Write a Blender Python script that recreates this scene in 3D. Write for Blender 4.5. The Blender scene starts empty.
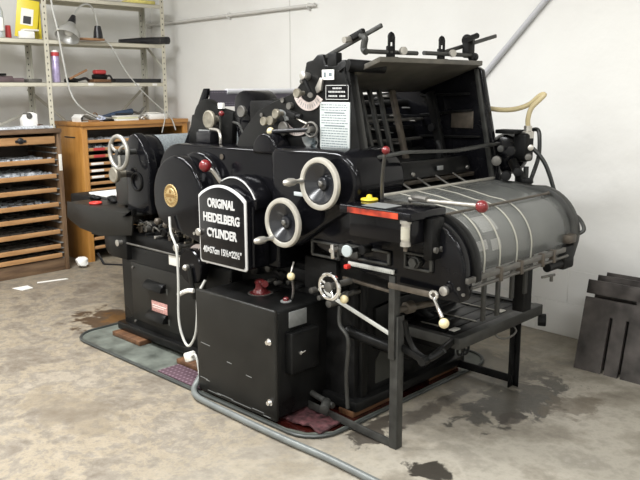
EXPOSURE = 0.5
import bpy, bmesh, math, random
from mathutils import Vector, Matrix
random.seed(7)
PI = math.pi
COL = bpy.context.scene.collection
WL = {}                                   # world location of every object

# ------------------------------------------------------------ materials
def new_mat(name):
    m = bpy.data.materials.new(name); m.use_nodes = True
    nt = m.node_tree; b = nt.nodes['Principled BSDF']
    return m, nt, b

def mat(name, col, rough=.5, metal=0, var=0.0, scale=12, bump=0.0, bscale=60, spec=None, coat=0, rvar=0.0, trans=0, alpha=1, emit=0):
    m, nt, b = new_mat(name); N = nt.nodes; L = nt.links
    b.inputs['Base Color'].default_value = (*col, 1)
    b.inputs['Roughness'].default_value = rough
    b.inputs['Metallic'].default_value = metal
    if spec is not None: b.inputs['Specular IOR Level'].default_value = spec
    if coat: b.inputs['Coat Weight'].default_value = coat; b.inputs['Coat Roughness'].default_value = .08
    if trans: b.inputs['Transmission Weight'].default_value = trans
    if alpha < 1: b.inputs['Alpha'].default_value = alpha
    if emit: b.inputs['Emission Color'].default_value = (*col, 1); b.inputs['Emission Strength'].default_value = emit
    tc = N.new('ShaderNodeTexCoord')
    if var or rvar:
        n = N.new('ShaderNodeTexNoise'); n.inputs['Scale'].default_value = scale; n.inputs['Detail'].default_value = 5
        L.new(tc.outputs['Object'], n.inputs['Vector'])
        if var:
            r = N.new('ShaderNodeValToRGB')
            r.color_ramp.elements[0].position = .3; r.color_ramp.elements[1].position = .7
            r.color_ramp.elements[0].color = (*[max(0, c*(1-var)) for c in col], 1)
            r.color_ramp.elements[1].color = (*[min(1, c*(1+var)) for c in col], 1)
            L.new(n.outputs['Fac'], r.inputs['Fac']); L.new(r.outputs['Color'], b.inputs['Base Color'])
        if rvar:
            q = N.new('ShaderNodeMapRange'); q.inputs['From Min'].default_value = .3; q.inputs['From Max'].default_value = .7
            q.inputs['To Min'].default_value = rough; q.inputs['To Max'].default_value = rough+rvar
            L.new(n.outputs['Fac'], q.inputs['Value']); L.new(q.outputs['Result'], b.inputs['Roughness'])
    if bump:
        n2 = N.new('ShaderNodeTexNoise'); n2.inputs['Scale'].default_value = bscale; n2.inputs['Detail'].default_value = 4
        L.new(tc.outputs['Object'], n2.inputs['Vector'])
        bp = N.new('ShaderNodeBump'); bp.inputs['Strength'].default_value = bump; bp.inputs['Distance'].default_value = .01
        L.new(n2.outputs['Fac'], bp.inputs['Height']); L.new(bp.outputs['Normal'], b.inputs['Normal'])
    return m

def wood(name, c1, c2, scale=6, stretch=(1, .12, 1), rough=.55):
    m, nt, b = new_mat(name); N = nt.nodes; L = nt.links
    tc = N.new('ShaderNodeTexCoord'); mp = N.new('ShaderNodeMapping'); mp.inputs['Scale'].default_value = stretch
    n = N.new('ShaderNodeTexNoise'); n.inputs['Scale'].default_value = scale*5; n.inputs['Detail'].default_value = 6; n.inputs['Roughness'].default_value = .65
    r = N.new('ShaderNodeValToRGB'); r.color_ramp.elements[0].position = .32; r.color_ramp.elements[1].position = .68
    r.color_ramp.elements[0].color = (*c1, 1); r.color_ramp.elements[1].color = (*c2, 1)
    L.new(tc.outputs['Object'], mp.inputs['Vector']); L.new(mp.outputs['Vector'], n.inputs['Vector'])
    L.new(n.outputs['Fac'], r.inputs['Fac']); L.new(r.outputs['Color'], b.inputs['Base Color'])
    b.inputs['Roughness'].default_value = rough
    return m

def dots_mat(name, base, dot, scale):
    m, nt, b = new_mat(name); N = nt.nodes; L = nt.links
    tc = N.new('ShaderNodeTexCoord'); v = N.new('ShaderNodeTexVoronoi'); v.inputs['Scale'].default_value = scale; v.inputs['Randomness'].default_value = .0
    r = N.new('ShaderNodeValToRGB'); r.color_ramp.elements[0].position = .28; r.color_ramp.elements[1].position = .36
    r.color_ramp.elements[0].color = (*dot, 1); r.color_ramp.elements[1].color = (*base, 1)
    L.new(tc.outputs['Object'], v.inputs['Vector']); L.new(v.outputs['Distance'], r.inputs['Fac']); L.new(r.outputs['Color'], b.inputs['Base Color'])
    b.inputs['Roughness'].default_value = .8
    return m

M = {}
M['enamel'] = mat('black_enamel', (.0045, .0045, .0055), .10, var=.3, scale=9, rvar=.08, spec=.19)
M['enamel_worn'] = mat('worn_black_enamel', (.007, .007, .0068), .26, var=.5, scale=7, rvar=.14, bump=.03, bscale=120, spec=.14)
M['cabinet_paint'] = mat('dark_grey_paint', (.0135, .013, .0115), .32, var=.3, scale=5, rvar=.15, bump=.03, bscale=200, spec=.2)
M['iron'] = mat('dark_cast_iron', (.0065, .0065, .0065), .40, metal=.0, var=.7, scale=14, rvar=.2, bump=.12, bscale=150, spec=.15)
M['grey_iron'] = mat('grey_machined_iron', (.11, .105, .095), .40, metal=.5, var=.35, scale=20, rvar=.15)
M['dull_steel'] = mat('dull_steel_bar', (.032, .032, .029), .40, metal=.2, var=.4, scale=25, rvar=.2)
M['brown_iron'] = mat('rusty_brown_bar', (.075, .062, .048), .5, metal=.3, var=.4, scale=25)
M['steel'] = mat('bright_steel', (.50, .48, .44), .28, metal=.85, var=.12, scale=30, rvar=.15)
M['chrome'] = mat('chrome', (.8, .8, .8), .12, metal=1)
M['ring'] = mat('brushed_nickel_rim', (.42, .40, .35), .40, metal=.4, var=.08, scale=30)
M['dish'] = mat('glossy_dark_dish', (.012, .013, .016), .20, metal=.0, spec=.5)
M['red_ball'] = mat('dark_red_plastic', (.14, .010, .012), .28, coat=.15)
M['bright_red'] = mat('bright_red', (.55, .03, .02), .45)
M['red_oxide'] = mat('red_oxide_paint', (.11, .014, .015), .38, coat=.1)
M['ivory'] = mat('ivory_plastic', (.62, .54, .32), .4)
M['white_knob'] = mat('white_plastic', (.36, .40, .40), .4)
M['label'] = mat('silver_label', (.20, .205, .20), .45, metal=.2, var=.1, scale=60)
M['plate_text'] = mat('instruction_plate', (.45, .48, .47), .5)
M['ink_line'] = mat('engraved_ink', (.12, .15, .16), .6)
M['white'] = mat('white_paper', (.78, .77, .73), .7, var=.05)
M['offwhite'] = mat('off_white_enamel', (.7, .68, .62), .5)
M['letter'] = mat('silver_lettering', (.50, .50, .49), .4, metal=.1)
M['gold'] = mat('brass_emblem', (.40, .29, .13), .4, metal=.4, var=.3, scale=60)
M['gold_dark'] = mat('dark_brass', (.25, .15, .05), .5, metal=.5)
M['pink_label'] = mat('red_white_sticker', (.50, .27, .24), .5, var=.4, scale=90)
M['pinkish'] = mat('printed_scale', (.48, .41, .38), .5, var=.12, scale=80)
M['yellow'] = mat('yellow_plastic', (.66, .50, .03), .4)
M['cord'] = mat('white_cord', (.46, .46, .43), .5, var=.08)
M['conduit'] = mat('grey_flexible_conduit', (.13, .14, .135), .4, metal=.1, var=.15, scale=15)
M['black_rubber'] = mat('black_rubber', (.009, .010, .009), .4)
M['amber_tube'] = mat('amber_vinyl_tube', (.62, .52, .30), .25, trans=.25, coat=.3)
M['glass_cover'] = mat('grey_plastic_cover', (.20, .205, .195), .14, var=.3, scale=5, rvar=.12, alpha=.38, coat=.3)
M['sheet_bed'] = mat('delivery_bed', (.12, .122, .112), .5, var=.3, scale=8)
M['tape'] = mat('cream_tape', (.36, .35, .30), .6)
M['grey_cloth'] = mat('grey_speckled_blanket', (.13, .145, .15), .85, var=.5, scale=130, bump=.2, bscale=200)
M['mesh_purple'] = dots_mat('purple_dotted_mesh', (.09, .08, .10), (.27, .24, .29), 90)
M['rug_purple'] = dots_mat('purple_dotted_pad', (.07, .035, .048), (.17, .115, .14), 34)
M['tray'] = mat('green_grey_tray', (.10, .11, .093), .5, var=.55, scale=8, rvar=.2, bump=.1, bscale=30)
M['tray_rim'] = mat('tray_rim_metal', (.05, .055, .052), .4, metal=.3, var=.2)
M['oil'] = mat('dark_red_oil', (.022, .004, .003), .12, var=.6, scale=10)
M['rag'] = mat('stained_pink_rag', (.055, .02, .022), .6, var=.98, scale=30, bump=.4, bscale=50)
M['shim'] = wood('oily_wood', (.045, .02, .009), (.15, .07, .03), 5)
M['old_wood'] = wood('old_brown_wood', (.075, .042, .024), (.20, .125, .07), 5)
M['old_wood_v'] = wood('old_brown_wood_upright', (.08, .045, .024), (.21, .13, .07), 5, (1, 1, .12))
M['case_front'] = wood('tan_case_rail', (.30, .155, .06), (.46, .26, .115), 6)
M['case_in'] = wood('dark_case_inside', (.09, .075, .062), (.17, .145, .12), 6)
M['orange_wood'] = wood('orange_varnished_wood', (.36, .155, .03), (.54, .27, .07), 3, (1, 1, .15), .35)
M['orange_wood_h'] = wood('orange_varnished_board', (.30, .13, .03), (.48, .24, .07), 3, (1, .15, 1), .35)
M['brown_stick'] = wood('light_brown_stick', (.22, .11, .05), (.36, .2, .1), 8)
M['cream_steel'] = mat('cream_shelf_paint', (.56, .53, .43), .5, var=.07, scale=4)
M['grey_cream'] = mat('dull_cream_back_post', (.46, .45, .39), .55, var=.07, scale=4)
M['hole'] = mat('dark_hole', (.03, .03, .025), .9)
M['type_metal'] = mat('type_metal', (.50, .53, .56), .4, metal=.1, var=.5, scale=60)
M['red_cloth'] = mat('red_box', (.45, .04, .04), .5)
M['blue_paint'] = mat('blue_grey_tool', (.03, .05, .09), .4, var=.3, scale=20)
M['alu'] = mat('spun_aluminium', (.55, .55, .53), .35, metal=.7)
M['bulb'] = mat('frosted_bulb', (.8, .8, .76), .3)
M['black_plastic'] = mat('black_plastic', (.010, .010, .012), .35)
M['can_purple'] = mat('lilac_can', (.42, .36, .55), .3, metal=.4, var=.3, scale=30)
M['slab'] = mat('black_steel_slab', (.060, .053, .049), .34, metal=.1, var=.65, scale=9, rvar=.2)
M['pipe_white'] = mat('painted_conduit', (.60, .59, .56), .45)
M['pipe_grey'] = mat('grey_plastic_pipe', (.50, .50, .52), .4)
M['glass'] = mat('oiler_glass', (.75, .72, .6), .1, trans=.6)
M['board_yellow'] = mat('yellow_binder', (.62, .50, .03), .45)
M['roof_under'] = mat('olive_brown_metal', (.085, .078, .063), .5, metal=.1, var=.4, scale=10)

def floor_material():
    m, nt, b = new_mat('concrete_floor'); N = nt.nodes; L = nt.links
    tc = N.new('ShaderNodeTexCoord')
    def noise(s, d=6, r=.6, dist=0):
        n = N.new('ShaderNodeTexNoise'); n.inputs['Scale'].default_value = s; n.inputs['Detail'].default_value = d
        n.inputs['Roughness'].default_value = r; n.inputs['Distortion'].default_value = dist
        L.new(tc.outputs['Object'], n.inputs['Vector']); return n.outputs['Fac']
    def ramp(f, stops):
        r = N.new('ShaderNodeValToRGB'); e = r.color_ramp.elements
        e[0].position, e[0].color = stops[0][0], (*stops[0][1], 1)
        e[1].position, e[1].color = stops[-1][0], (*stops[-1][1], 1)
        for p, c in stops[1:-1]:
            k = e.new(p); k.color = (*c, 1)
        L.new(f, r.inputs['Fac']); return r.outputs['Color']
    def mix(f, a, c, mode='MIX'):
        x = N.new('ShaderNodeMix'); x.data_type = 'RGBA'; x.blend_type = mode
        if isinstance(f, float): x.inputs[0].default_value = f
        else: L.new(f, x.inputs[0])
        for s, v in ((x.inputs[6], a), (x.inputs[7], c)):
            if isinstance(v, tuple): s.default_value = (*v, 1)
            else: L.new(v, s)
        return x.outputs[2]
    col = ramp(noise(2.4, 10, .75, .25), [(.30, (.075, .056, .038)), (.40, (.13, .105, .077)), (.46, (.175, .152, .12)), (.51, (.285, .236, .162)), (.56, (.165, .145, .118)), (.62, (.29, .25, .19)), (.72, (.155, .138, .112))])
    col = mix(.28, col, ramp(noise(14, 6, .7), [(.35, (.11, .092, .07)), (.65, (.33, .295, .24))]))
    # dull greyer slab towards the aisle on the right of the press
    sep = N.new('ShaderNodeSeparateXYZ'); L.new(tc.outputs['Object'], sep.inputs[0])
    mr = N.new('ShaderNodeMapRange'); mr.inputs['From Min'].default_value = -2.6; mr.inputs['From Max'].default_value = -1.6
    L.new(sep.outputs['X'], mr.inputs['Value'])
    gy = ramp(noise(2.6, 9, .68), [(.32, (.14, .122, .095)), (.44, (.23, .208, .168)), (.52, (.32, .295, .245)), (.6, (.23, .21, .172)), (.7, (.36, .335, .285))])
    col = mix(mr.outputs['Result'], col, gy)
    # stains: (x, y, rx, ry, colour, strength)
    wet = None
    def blob(x, y, rx, ry, edge=.22):
        mp = N.new('ShaderNodeMapping'); mp.vector_type = 'POINT'
        mp.inputs['Location'].default_value = (-x/rx, -y/ry, 0); mp.inputs['Scale'].default_value = (1/rx, 1/ry, 0)
        L.new(tc.outputs['Object'], mp.inputs['Vector'])
        ln = N.new('ShaderNodeVectorMath'); ln.operation = 'LENGTH'; L.new(mp.outputs['Vector'], ln.inputs[0])
        ad = N.new('ShaderNodeMath'); ad.operation = 'MULTIPLY_ADD'; L.new(noise(8, 7, .65, .5), ad.inputs[0]); ad.inputs[1].default_value = 3.2
        L.new(ln.outputs['Value'], ad.inputs[2])
        q = N.new('ShaderNodeMapRange'); q.inputs['From Min'].default_value = 2.55; q.inputs['From Max'].default_value = 2.55-edge
        L.new(ad.outputs[0], q.inputs['Value']); return q.outputs['Result']
    for (x, y, rx, ry, c, s) in [(-4.34, 2.50, .30, .26, (.055, .036, .022), .95), (-4.30, 2.56, .15, .13, (.13, .065, .02), .8),
                                 (-1.72, 3.18, .20, .44, (.050, .046, .038), .9), (-2.0, 3.4, .35, .4, (.10, .09, .072), .6), (-1.50, 3.3, .12, .2, (.10, .08, .055), .6),
                                 (-2.02, 2.42, .13, .18, (.045, .038, .03), .95), (-1.60, 2.30, .11, .085, (.03, .026, .021), .97),
                                 (-1.97, 2.7, .06, .4, (.07, .06, .05), .7), (-5.0, 1.6, .5, .25, (.17, .135, .10), .5),
                                 (-3.2, 1.6, .35, .2, (.17, .14, .10), .45), (-1.62, 2.95, .06, .1, (.05, .042, .035), .8)]:
        f = blob(x, y, rx, ry)
        k = N.new('ShaderNodeMath'); k.operation = 'MULTIPLY'; L.new(f, k.inputs[0]); k.inputs[1].default_value = s
        col = mix(k.outputs[0], col, c)
        if wet is None: wet = k.outputs[0]
        else:
            a = N.new('ShaderNodeMath'); a.operation = 'MAXIMUM'; L.new(wet, a.inputs[0]); L.new(k.outputs[0], a.inputs[1]); wet = a.outputs[0]
    L.new(col, b.inputs['Base Color'])
    q = N.new('ShaderNodeMapRange'); q.inputs['To Min'].default_value = .55; q.inputs['To Max'].default_value = .34
    L.new(wet, q.inputs['Value']); L.new(q.outputs['Result'], b.inputs['Roughness'])
    bp = N.new('ShaderNodeBump'); bp.inputs['Strength'].default_value = .12; bp.inputs['Distance'].default_value = .01
    L.new(noise(25, 6, .7), bp.inputs['Height']); L.new(bp.outputs['Normal'], b.inputs['Normal'])
    return m
M['floor'] = floor_material()

def wall_material():
    m, nt, b = new_mat('painted_block_wall'); N = nt.nodes; L = nt.links
    tc = N.new('ShaderNodeTexCoord')
    n = N.new('ShaderNodeTexNoise'); n.inputs['Scale'].default_value = 1.3; n.inputs['Detail'].default_value = 5
    L.new(tc.outputs['Object'], n.inputs['Vector'])
    r = N.new('ShaderNodeValToRGB'); r.color_ramp.elements[0].color = (.72, .71, .68, 1); r.color_ramp.elements[1].color = (.78, .775, .745, 1)
    r.color_ramp.elements[0].position = .35; r.color_ramp.elements[1].position = .65
    L.new(n.outputs['Fac'], r.inputs['Fac']); L.new(r.outputs['Color'], b.inputs['Base Color'])
    b.inputs['Roughness'].default_value = .6
    n2 = N.new('ShaderNodeTexNoise'); n2.inputs['Scale'].default_value = 18; L.new(tc.outputs['Object'], n2.inputs['Vector'])
    bp = N.new('ShaderNodeBump'); bp.inputs['Strength'].default_value = .1; bp.inputs['Distance'].default_value = .02
    L.new(n2.outputs['Fac'], bp.inputs['Height']); L.new(bp.outputs['Normal'], b.inputs['Normal'])
    return m
M['wall'] = wall_material()
M['ceiling'] = mat('ceiling_paint', (.7, .69, .66), .8)

# ------------------------------------------------------------ mesh builder
def frame_to(axis):
    return Vector((0, 0, 1)).rotation_difference(Vector(axis).normalized()).to_matrix().to_4x4()

class MB:
    def __init__(s, T=None): s.bm = bmesh.new(); s.T = T
    def _merge(s, b, T=None, mi=0):
        if T is not None: b.transform(T)
        if s.T is not None: b.transform(s.T)
        for f in b.faces: f.material_index = mi
        me = bpy.data.meshes.new('t'); b.to_mesh(me); b.free(); s.bm.from_mesh(me); bpy.data.meshes.remove(me); return s
    def _bev(s, b, bev, seg, ang=.6):
        if bev <= 0: return
        b.normal_update()
        es = [e for e in b.edges if len(e.link_faces) == 2 and e.calc_face_angle(0) > ang]
        if es: bmesh.ops.bevel(b, geom=es, offset=bev, segments=seg, profile=.5, affect='EDGES', clamp_overlap=True)
    def box(s, x0, x1, y0, y1, z0, z1, bev=.004, seg=2, T=None, mi=0):
        b = bmesh.new(); bmesh.ops.create_cube(b, size=1)
        b.transform(Matrix.Translation(((x0+x1)/2, (y0+y1)/2, (z0+z1)/2)) @ Matrix.Diagonal((abs(x1-x0), abs(y1-y0), abs(z1-z0), 1)))
        s._bev(b, min(bev, .45*min(abs(x1-x0), abs(y1-y0), abs(z1-z0))), seg); return s._merge(b, T, mi)
    def prism(s, pts, lo, hi, axis='y', bev=.004, seg=2, T=None, mi=0):
        f = {'y': lambda a, c, h: (a, h, c), 'x': lambda a, c, h: (h, a, c), 'z': lambda a, c, h: (a, c, h)}[axis]
        b = bmesh.new(); n = len(pts)
        A = [b.verts.new(f(a, c, lo)) for a, c in pts]; B = [b.verts.new(f(a, c, hi)) for a, c in pts]
        b.faces.new(A); b.faces.new(B[::-1])
        for i in range(n): b.faces.new((A[i], B[i], B[(i+1) % n], A[(i+1) % n]))
        bmesh.ops.recalc_face_normals(b, faces=b.faces[:]); s._bev(b, bev, seg)
        return s._merge(b, T, mi)
    def cyl(s, p0, p1, r0, r1=None, seg=24, bev=0, T=None, mi=0):
        p0 = Vector(p0); p1 = Vector(p1); d = p1-p0; b = bmesh.new()
        bmesh.ops.create_cone(b, cap_ends=True, segments=seg, radius1=r0, radius2=r0 if r1 is None else r1, depth=d.length)
        s._bev(b, bev, 2, .9); b.transform(Matrix.Translation((p0+p1)/2) @ frame_to(d)); return s._merge(b, T, mi)
    def lathe(s, c, axis, prof, seg=32, T=None, mi=0):
        b = bmesh.new(); rings = []
        for r, h in prof:
            rings.append([b.verts.new((r*math.cos(2*PI*k/seg), r*math.sin(2*PI*k/seg), h)) for k in range(seg)] if r > 1e-6 else [b.verts.new((0, 0, h))])
        for A, B in zip(rings, rings[1:]):
            for k in range(seg):
                k2 = (k+1) % seg
                if len(A) == 1 and len(B) == 1: continue
                if len(A) == 1: b.faces.new((A[0], B[k2], B[k]))
                elif len(B) == 1: b.faces.new((A[k], A[k2], B[0]))
                else: b.faces.new((A[k], A[k2], B[k2], B[k]))
        bmesh.ops.recalc_face_normals(b, faces=b.faces[:])
        b.transform(Matrix.Translation(Vector(c)) @ frame_to(axis)); return s._merge(b, T, mi)
    def torus(s, c, axis, R, r, seg=36, rs=10, flat=1.0, T=None, mi=0):
        pr = [(R+r*math.cos(2*PI*k/rs), r*flat*math.sin(2*PI*k/rs)) for k in range(rs+1)]
        b = bmesh.new(); rings = [[b.verts.new((q*math.cos(2*PI*k/seg), q*math.sin(2*PI*k/seg), h)) for k in range(seg)] for q, h in pr[:-1]]
        for i in range(rs):
            A = rings[i]; B = rings[(i+1) % rs]
            for k in range(seg): b.faces.new((A[k], A[(k+1) % seg], B[(k+1) % seg], B[k]))
        bmesh.ops.recalc_face_normals(b, faces=b.faces[:])
        b.transform(Matrix.Translation(Vector(c)) @ frame_to(axis)); return s._merge(b, T, mi)
    def sph(s, c, r, sc=(1, 1, 1), T=None, mi=0):
        b = bmesh.new(); bmesh.ops.create_uvsphere(b, u_segments=20, v_segments=12, radius=r)
        b.transform(Matrix.Translation(Vector(c)) @ Matrix.Diagonal((*sc, 1))); return s._merge(b, T, mi)
    def tube(s, pts, r, seg=8, sub=5, T=None, mi=0, smooth=True):
        P = [Vector(p) for p in pts]
        if smooth and len(P) > 2:
            Q = []; E = [2*P[0]-P[1]]+P+[2*P[-1]-P[-2]]
            for i in range(1, len(E)-2):
                for k in range(sub):
                    t = k/sub; a, b_, c, d = E[i-1:i+3]
                    Q.append(.5*((2*b_)+(c-a)*t+(2*a-5*b_+4*c-d)*t*t+(3*b_-a-3*c+d)*t**3))
            P = Q+[P[-1]]
        b = bmesh.new(); rings = []; up = None
        for i, p in enumerate(P):
            t = ((P[min(i+1, len(P)-1)]-P[max(i-1, 0)])).normalized()
            if up is None: up = t.orthogonal().normalized()
            up = (up-t*up.dot(t)); up = up.normalized() if up.length > 1e-6 else t.orthogonal().normalized()
            w = t.cross(up); rr = r[min(i, len(r)-1)] if isinstance(r, (list, tuple)) else r
            rings.append([b.verts.new(p+rr*(up*math.cos(2*PI*k/seg)+w*math.sin(2*PI*k/seg))) for k in range(seg)])
        for A, B in zip(rings, rings[1:]):
            for k in range(seg): b.faces.new((A[k], A[(k+1) % seg], B[(k+1) % seg], B[k]))
        b.faces.new(rings[0][::-1]); b.faces.new(rings[-1])
        bmesh.ops.recalc_face_normals(b, faces=b.faces[:]); return s._merge(b, T, mi)
    def bar(s, p0, p1, w, h, bev=.003, T=None, mi=0, up=(0, 0, 1)):
        p0 = Vector(p0); p1 = Vector(p1); d = (p1-p0); z = d.normalized(); u = Vector(up)
        if abs(u.dot(z)) > .98: u = Vector((1, 0, 0))
        y = (u-z*u.dot(z)).normalized(); x = y.cross(z)
        R = Matrix((x, y, z)).transposed().to_4x4()
        b = bmesh.new(); bmesh.ops.create_cube(b, size=1); b.transform(Matrix.Diagonal((w, h, d.length, 1)))
        s._bev(b, min(bev, .4*min(w, h)), 2); b.transform(Matrix.Translation((p0+p1)/2) @ R); return s._merge(b, T, mi)
    def sweep(s, prof, y0, y1, th, mi=0):       # open (x,z) profile given a thickness, swept along y
        n = len(prof); out = []
        for i, (x, z) in enumerate(prof):
            a = prof[max(i-1, 0)]; c = prof[min(i+1, n-1)]
            t = Vector((c[0]-a[0], c[1]-a[1])).normalized(); out.append((x-t.y*th, z+t.x*th))
        return s.prism(prof+out[::-1], y0, y1, 'y', 0, mi=mi)
    def build(s, name, m, parent=None, label=None, kind=None, origin=None):
        bm = s.bm; bm.normal_update()
        for e in bm.edges:
            if len(e.link_faces) == 2 and e.calc_face_angle(0) > .62: e.smooth = False
        for f in bm.faces: f.smooth = True
        vs = [v.co for v in bm.verts]
        if origin is None:
            lo = [min(v[i] for v in vs) for i in range(3)]; hi = [max(v[i] for v in vs) for i in range(3)]
            origin = Vector(((lo[0]+hi[0])/2, (lo[1]+hi[1])/2, lo[2] if parent is None else (lo[2]+hi[2])/2))
        origin = Vector(origin)
        bm.transform(Matrix.Translation(-origin))
        me = bpy.data.meshes.new(name); bm.to_mesh(me); bm.free()
        for k in (m if isinstance(m, (list, tuple)) else [m]): me.materials.append(M[k] if isinstance(k, str) else k)
        o = bpy.data.objects.new(name, me); COL.objects.link(o)
        if parent is not None:
            o.parent = parent; o.location = origin-WL[parent.name]
        else: o.location = origin
        WL[o.name] = origin
        if label: o['label'] = label
        if kind: o['kind'] = kind
        return o

def thing(name, loc, label, cat, group=None):
    o = bpy.data.objects.new(name, None); COL.objects.link(o); o.location = loc; o.empty_display_size = .1
    WL[o.name] = Vector(loc); o['label'] = label; o['category'] = cat
    if group: o['group'] = group
    return o
def tag(o, label, cat, group=None, kind=None):
    o['label'] = label; o['category'] = cat
    if group: o['group'] = group
    if kind: o['kind'] = kind
    return o
def struct(o): o['kind'] = 'structure'; return o

def text_obj(name, txt, size, loc, m, parent, width=None, extrude=.002, label=None, rot=(PI/2, 0, 0), bold=0.0):
    cu = bpy.data.curves.new(name, 'FONT'); cu.body = txt; cu.size = size; cu.extrude = extrude; cu.align_x = 'CENTER'; cu.align_y = 'CENTER'
    cu.offset = bold; cu.resolution_u = 3
    t = bpy.data.objects.new('tmp', cu); COL.objects.link(t)
    bpy.context.view_layer.update()
    me = bpy.data.meshes.new_from_object(t.evaluated_get(bpy.context.evaluated_depsgraph_get())); me.name = name
    bpy.data.objects.remove(t)
    xs = [v.co.x for v in me.vertices]; w = max(xs)-min(xs)
    from mathutils import Euler
    S = Matrix.Diagonal(((width/w if width else 1), 1, 1, 1))
    me.transform(Euler(rot).to_matrix().to_4x4() @ S)
    me.materials.clear(); me.materials.append(M[m])
    o = bpy.data.objects.new(name, me); COL.objects.link(o); o.parent = parent; o.location = Vector(loc)-WL[parent.name]
    WL[o.name] = Vector(loc)
    if label: o['label'] = label
    return o

def arc(cx, cz, r, a0, a1, n=12):
    return [(cx+r*math.cos(math.radians(a0+(a1-a0)*k/n)), cz+r*math.sin(math.radians(a0+(a1-a0)*k/n))) for k in range(n+1)]

M['worn_red'] = mat('worn_red_paint', (.50, .06, .02), .4, var=.7, scale=9)

def worn_red():
    m, nt, b = new_mat('worn_red_on_black'); N = nt.nodes; L = nt.links
    tc = N.new('ShaderNodeTexCoord'); n = N.new('ShaderNodeTexNoise'); n.inputs['Scale'].default_value = 14; n.inputs['Detail'].default_value = 2
    L.new(tc.outputs['Object'], n.inputs['Vector']); r = N.new('ShaderNodeValToRGB'); e = r.color_ramp.elements
    e[0].position, e[0].color = .36, (.02, .006, .005, 1); e[1].position, e[1].color = .70, (.55, .07, .025, 1)
    k = e.new(.5); k.color = (.30, .028, .012, 1)
    L.new(n.outputs['Fac'], r.inputs['Fac']); L.new(r.outputs['Color'], b.inputs['Base Color']); b.inputs['Roughness'].default_value = .35
    return m
M['worn_red'] = worn_red()
M['dull_brass'] = mat('dull_brass', (.24, .22, .175), .38, metal=.5, var=.2, scale=40)
M['worn_steel'] = mat('worn_steel', (.33, .32, .29), .36, metal=.6, var=.2, scale=30)
M['ruler_white'] = mat('ruler_white', (.42, .42, .39), .45)
# ------------------------------------------------------------ room
XL, YR = -6.6, 4.235
TW = Matrix.Translation((-2, YR, 0)) @ Matrix.Rotation(math.radians(-2.5), 4, 'Z') @ Matrix.Translation((2, -YR, 0))   # the back wall is a little out of square
o = MB().box(XL-.1, 3.2, -3.2, YR+.4, -.12, 0, 0).build('floor', 'floor', origin=(0, 0, 0)); struct(o)
o = MB().box(XL-.12, XL, -3.2, YR+.4, 0, 3.2, 0).build('wall_left', 'wall'); struct(o)
mb = MB(TW).box(XL-.05, 3.2, YR, YR+.12, .42, 3.2, 0)
for j in range(2):                                    # lower courses of painted block, slightly proud
    x = XL
    off = .2 if j else 0
    xs = [XL]+[XL+off+.4*k for k in range(1, 24)]
    for a, b_ in zip(xs, xs[1:]+[3.2]):
        if b_ > a: mb.box(a+.0006, b_-.0006, YR-.0015, YR+.12, .21*j+.0006, .21*(j+1)-.0006, .0015, 1)
o = mb.build('wall_back', 'wall'); struct(o)
o = MB().box(3.2, 3.32, -3.2, YR+.1, 0, 3.2, 0).build('wall_right', 'wall'); struct(o)
o = MB().box(XL-.1, 3.3, -3.32, -3.2, 0, 3.2, 0).build('wall_front', 'wall'); struct(o)
o = MB().box(XL-.1, 3.3, -3.3, YR+.4, 3.2, 3.3, 0).build('ceiling', 'ceiling'); struct(o)
o = MB(TW).box(-4.53, -4.518, YR-.002, YR+.01, 1.2, 3.2, 0).build('trim_1', M['pipe_white']); struct(o)

# pipes on the wall
t = thing('electrical_conduit', (-6.5, 4.4, 2.1), 'thin off-white conduit running level along the upper wall from the shelf corner', 'conduit')
MB(TW).cyl((-6.57, 4.207, 2.115), (-4.20, 4.207, 2.125), .014).build('pipe', 'pipe_white', t)
MB(TW).lathe((-6.60, 4.207, 2.115), (1, 0, 0), [(0, 0), (.035, 0), (.035, .008), (.02, .014), (.02, .03), (0, .03)], 20).build('flange', 'pipe_white', t)
for x in (-5.3, -4.28): MB(TW).torus((x, 4.207, 2.118), (1, 0, 0), .016, .006, 16, 6).box(x-.008, x+.008, 4.205, 4.235, 2.09, 2.145, .002).build('pipe_clip', 'pipe_white', t)
o = MB(TW).cyl((-2.70, 4.217, 1.53), (-1.93, 4.217, 2.32), .017).build('sloping_pipe', 'pipe_grey'); tag(o, 'grey pipe slanting diagonally up the white wall behind the press', 'pipe')

# ------------------------------------------------------------ type cabinet
t = thing('type_cabinet', (-6.15, 2.5, 0), 'old dark brown wooden type cabinet with nine open tan-fronted cases', 'cabinet')
Y0, Y1, XF, XB = 1.98, 3.02, -5.87, -6.42
MB().box(XB, XF+.02, Y0-.02, Y1, 1.15, 1.185, .006).build('top_board', 'old_wood', t)
MB().box(XB, XF, Y1-.035, Y1, 0, 1.15, .004).build('side_panel', 'old_wood_v', t)
MB().box(XB, XF, Y0, Y0+.035, 0, 1.15, .004).build('side_panel', 'old_wood_v', t)
MB().box(XB, XB+.015, Y0, Y1, 0, 1.15, 0).build('back_panel', 'case_in', t)
MB().box(XF-.04, XF-.01, Y0+.035, Y1-.035, 0, .105, .004).build('plinth', 'old_wood', t)
mb = MB()
for z in [1.0, .90, .78, .66, .54, .425, .31, .205, .12]:
    for dz in (0, .045): mb.box(XB+.03, XF-.012, Y1-.062, Y1-.035, z-.02+dz, z-.012+dz, .001)
mb.build('runner', 'label', t, label='thin pale metal runners', kind='stuff')
MB().box(XF-.03, XF-.008, Y1-.034+.034, Y1+.002, .86, .985, .001).box(XF-.001, XF+.003, Y1-.033, Y1-.006, .84, .975, .001).build('card_holder', 'offwhite', t)
d = MB().box(XF-.03, XF-.005, 2.32, 2.97, 1.065, 1.125, .004).box(XB+.06, XF-.03, 2.34, 2.95, 1.06, 1.07, .001).build('drawer', 'case_front', t, label='shallow top drawer')
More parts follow.
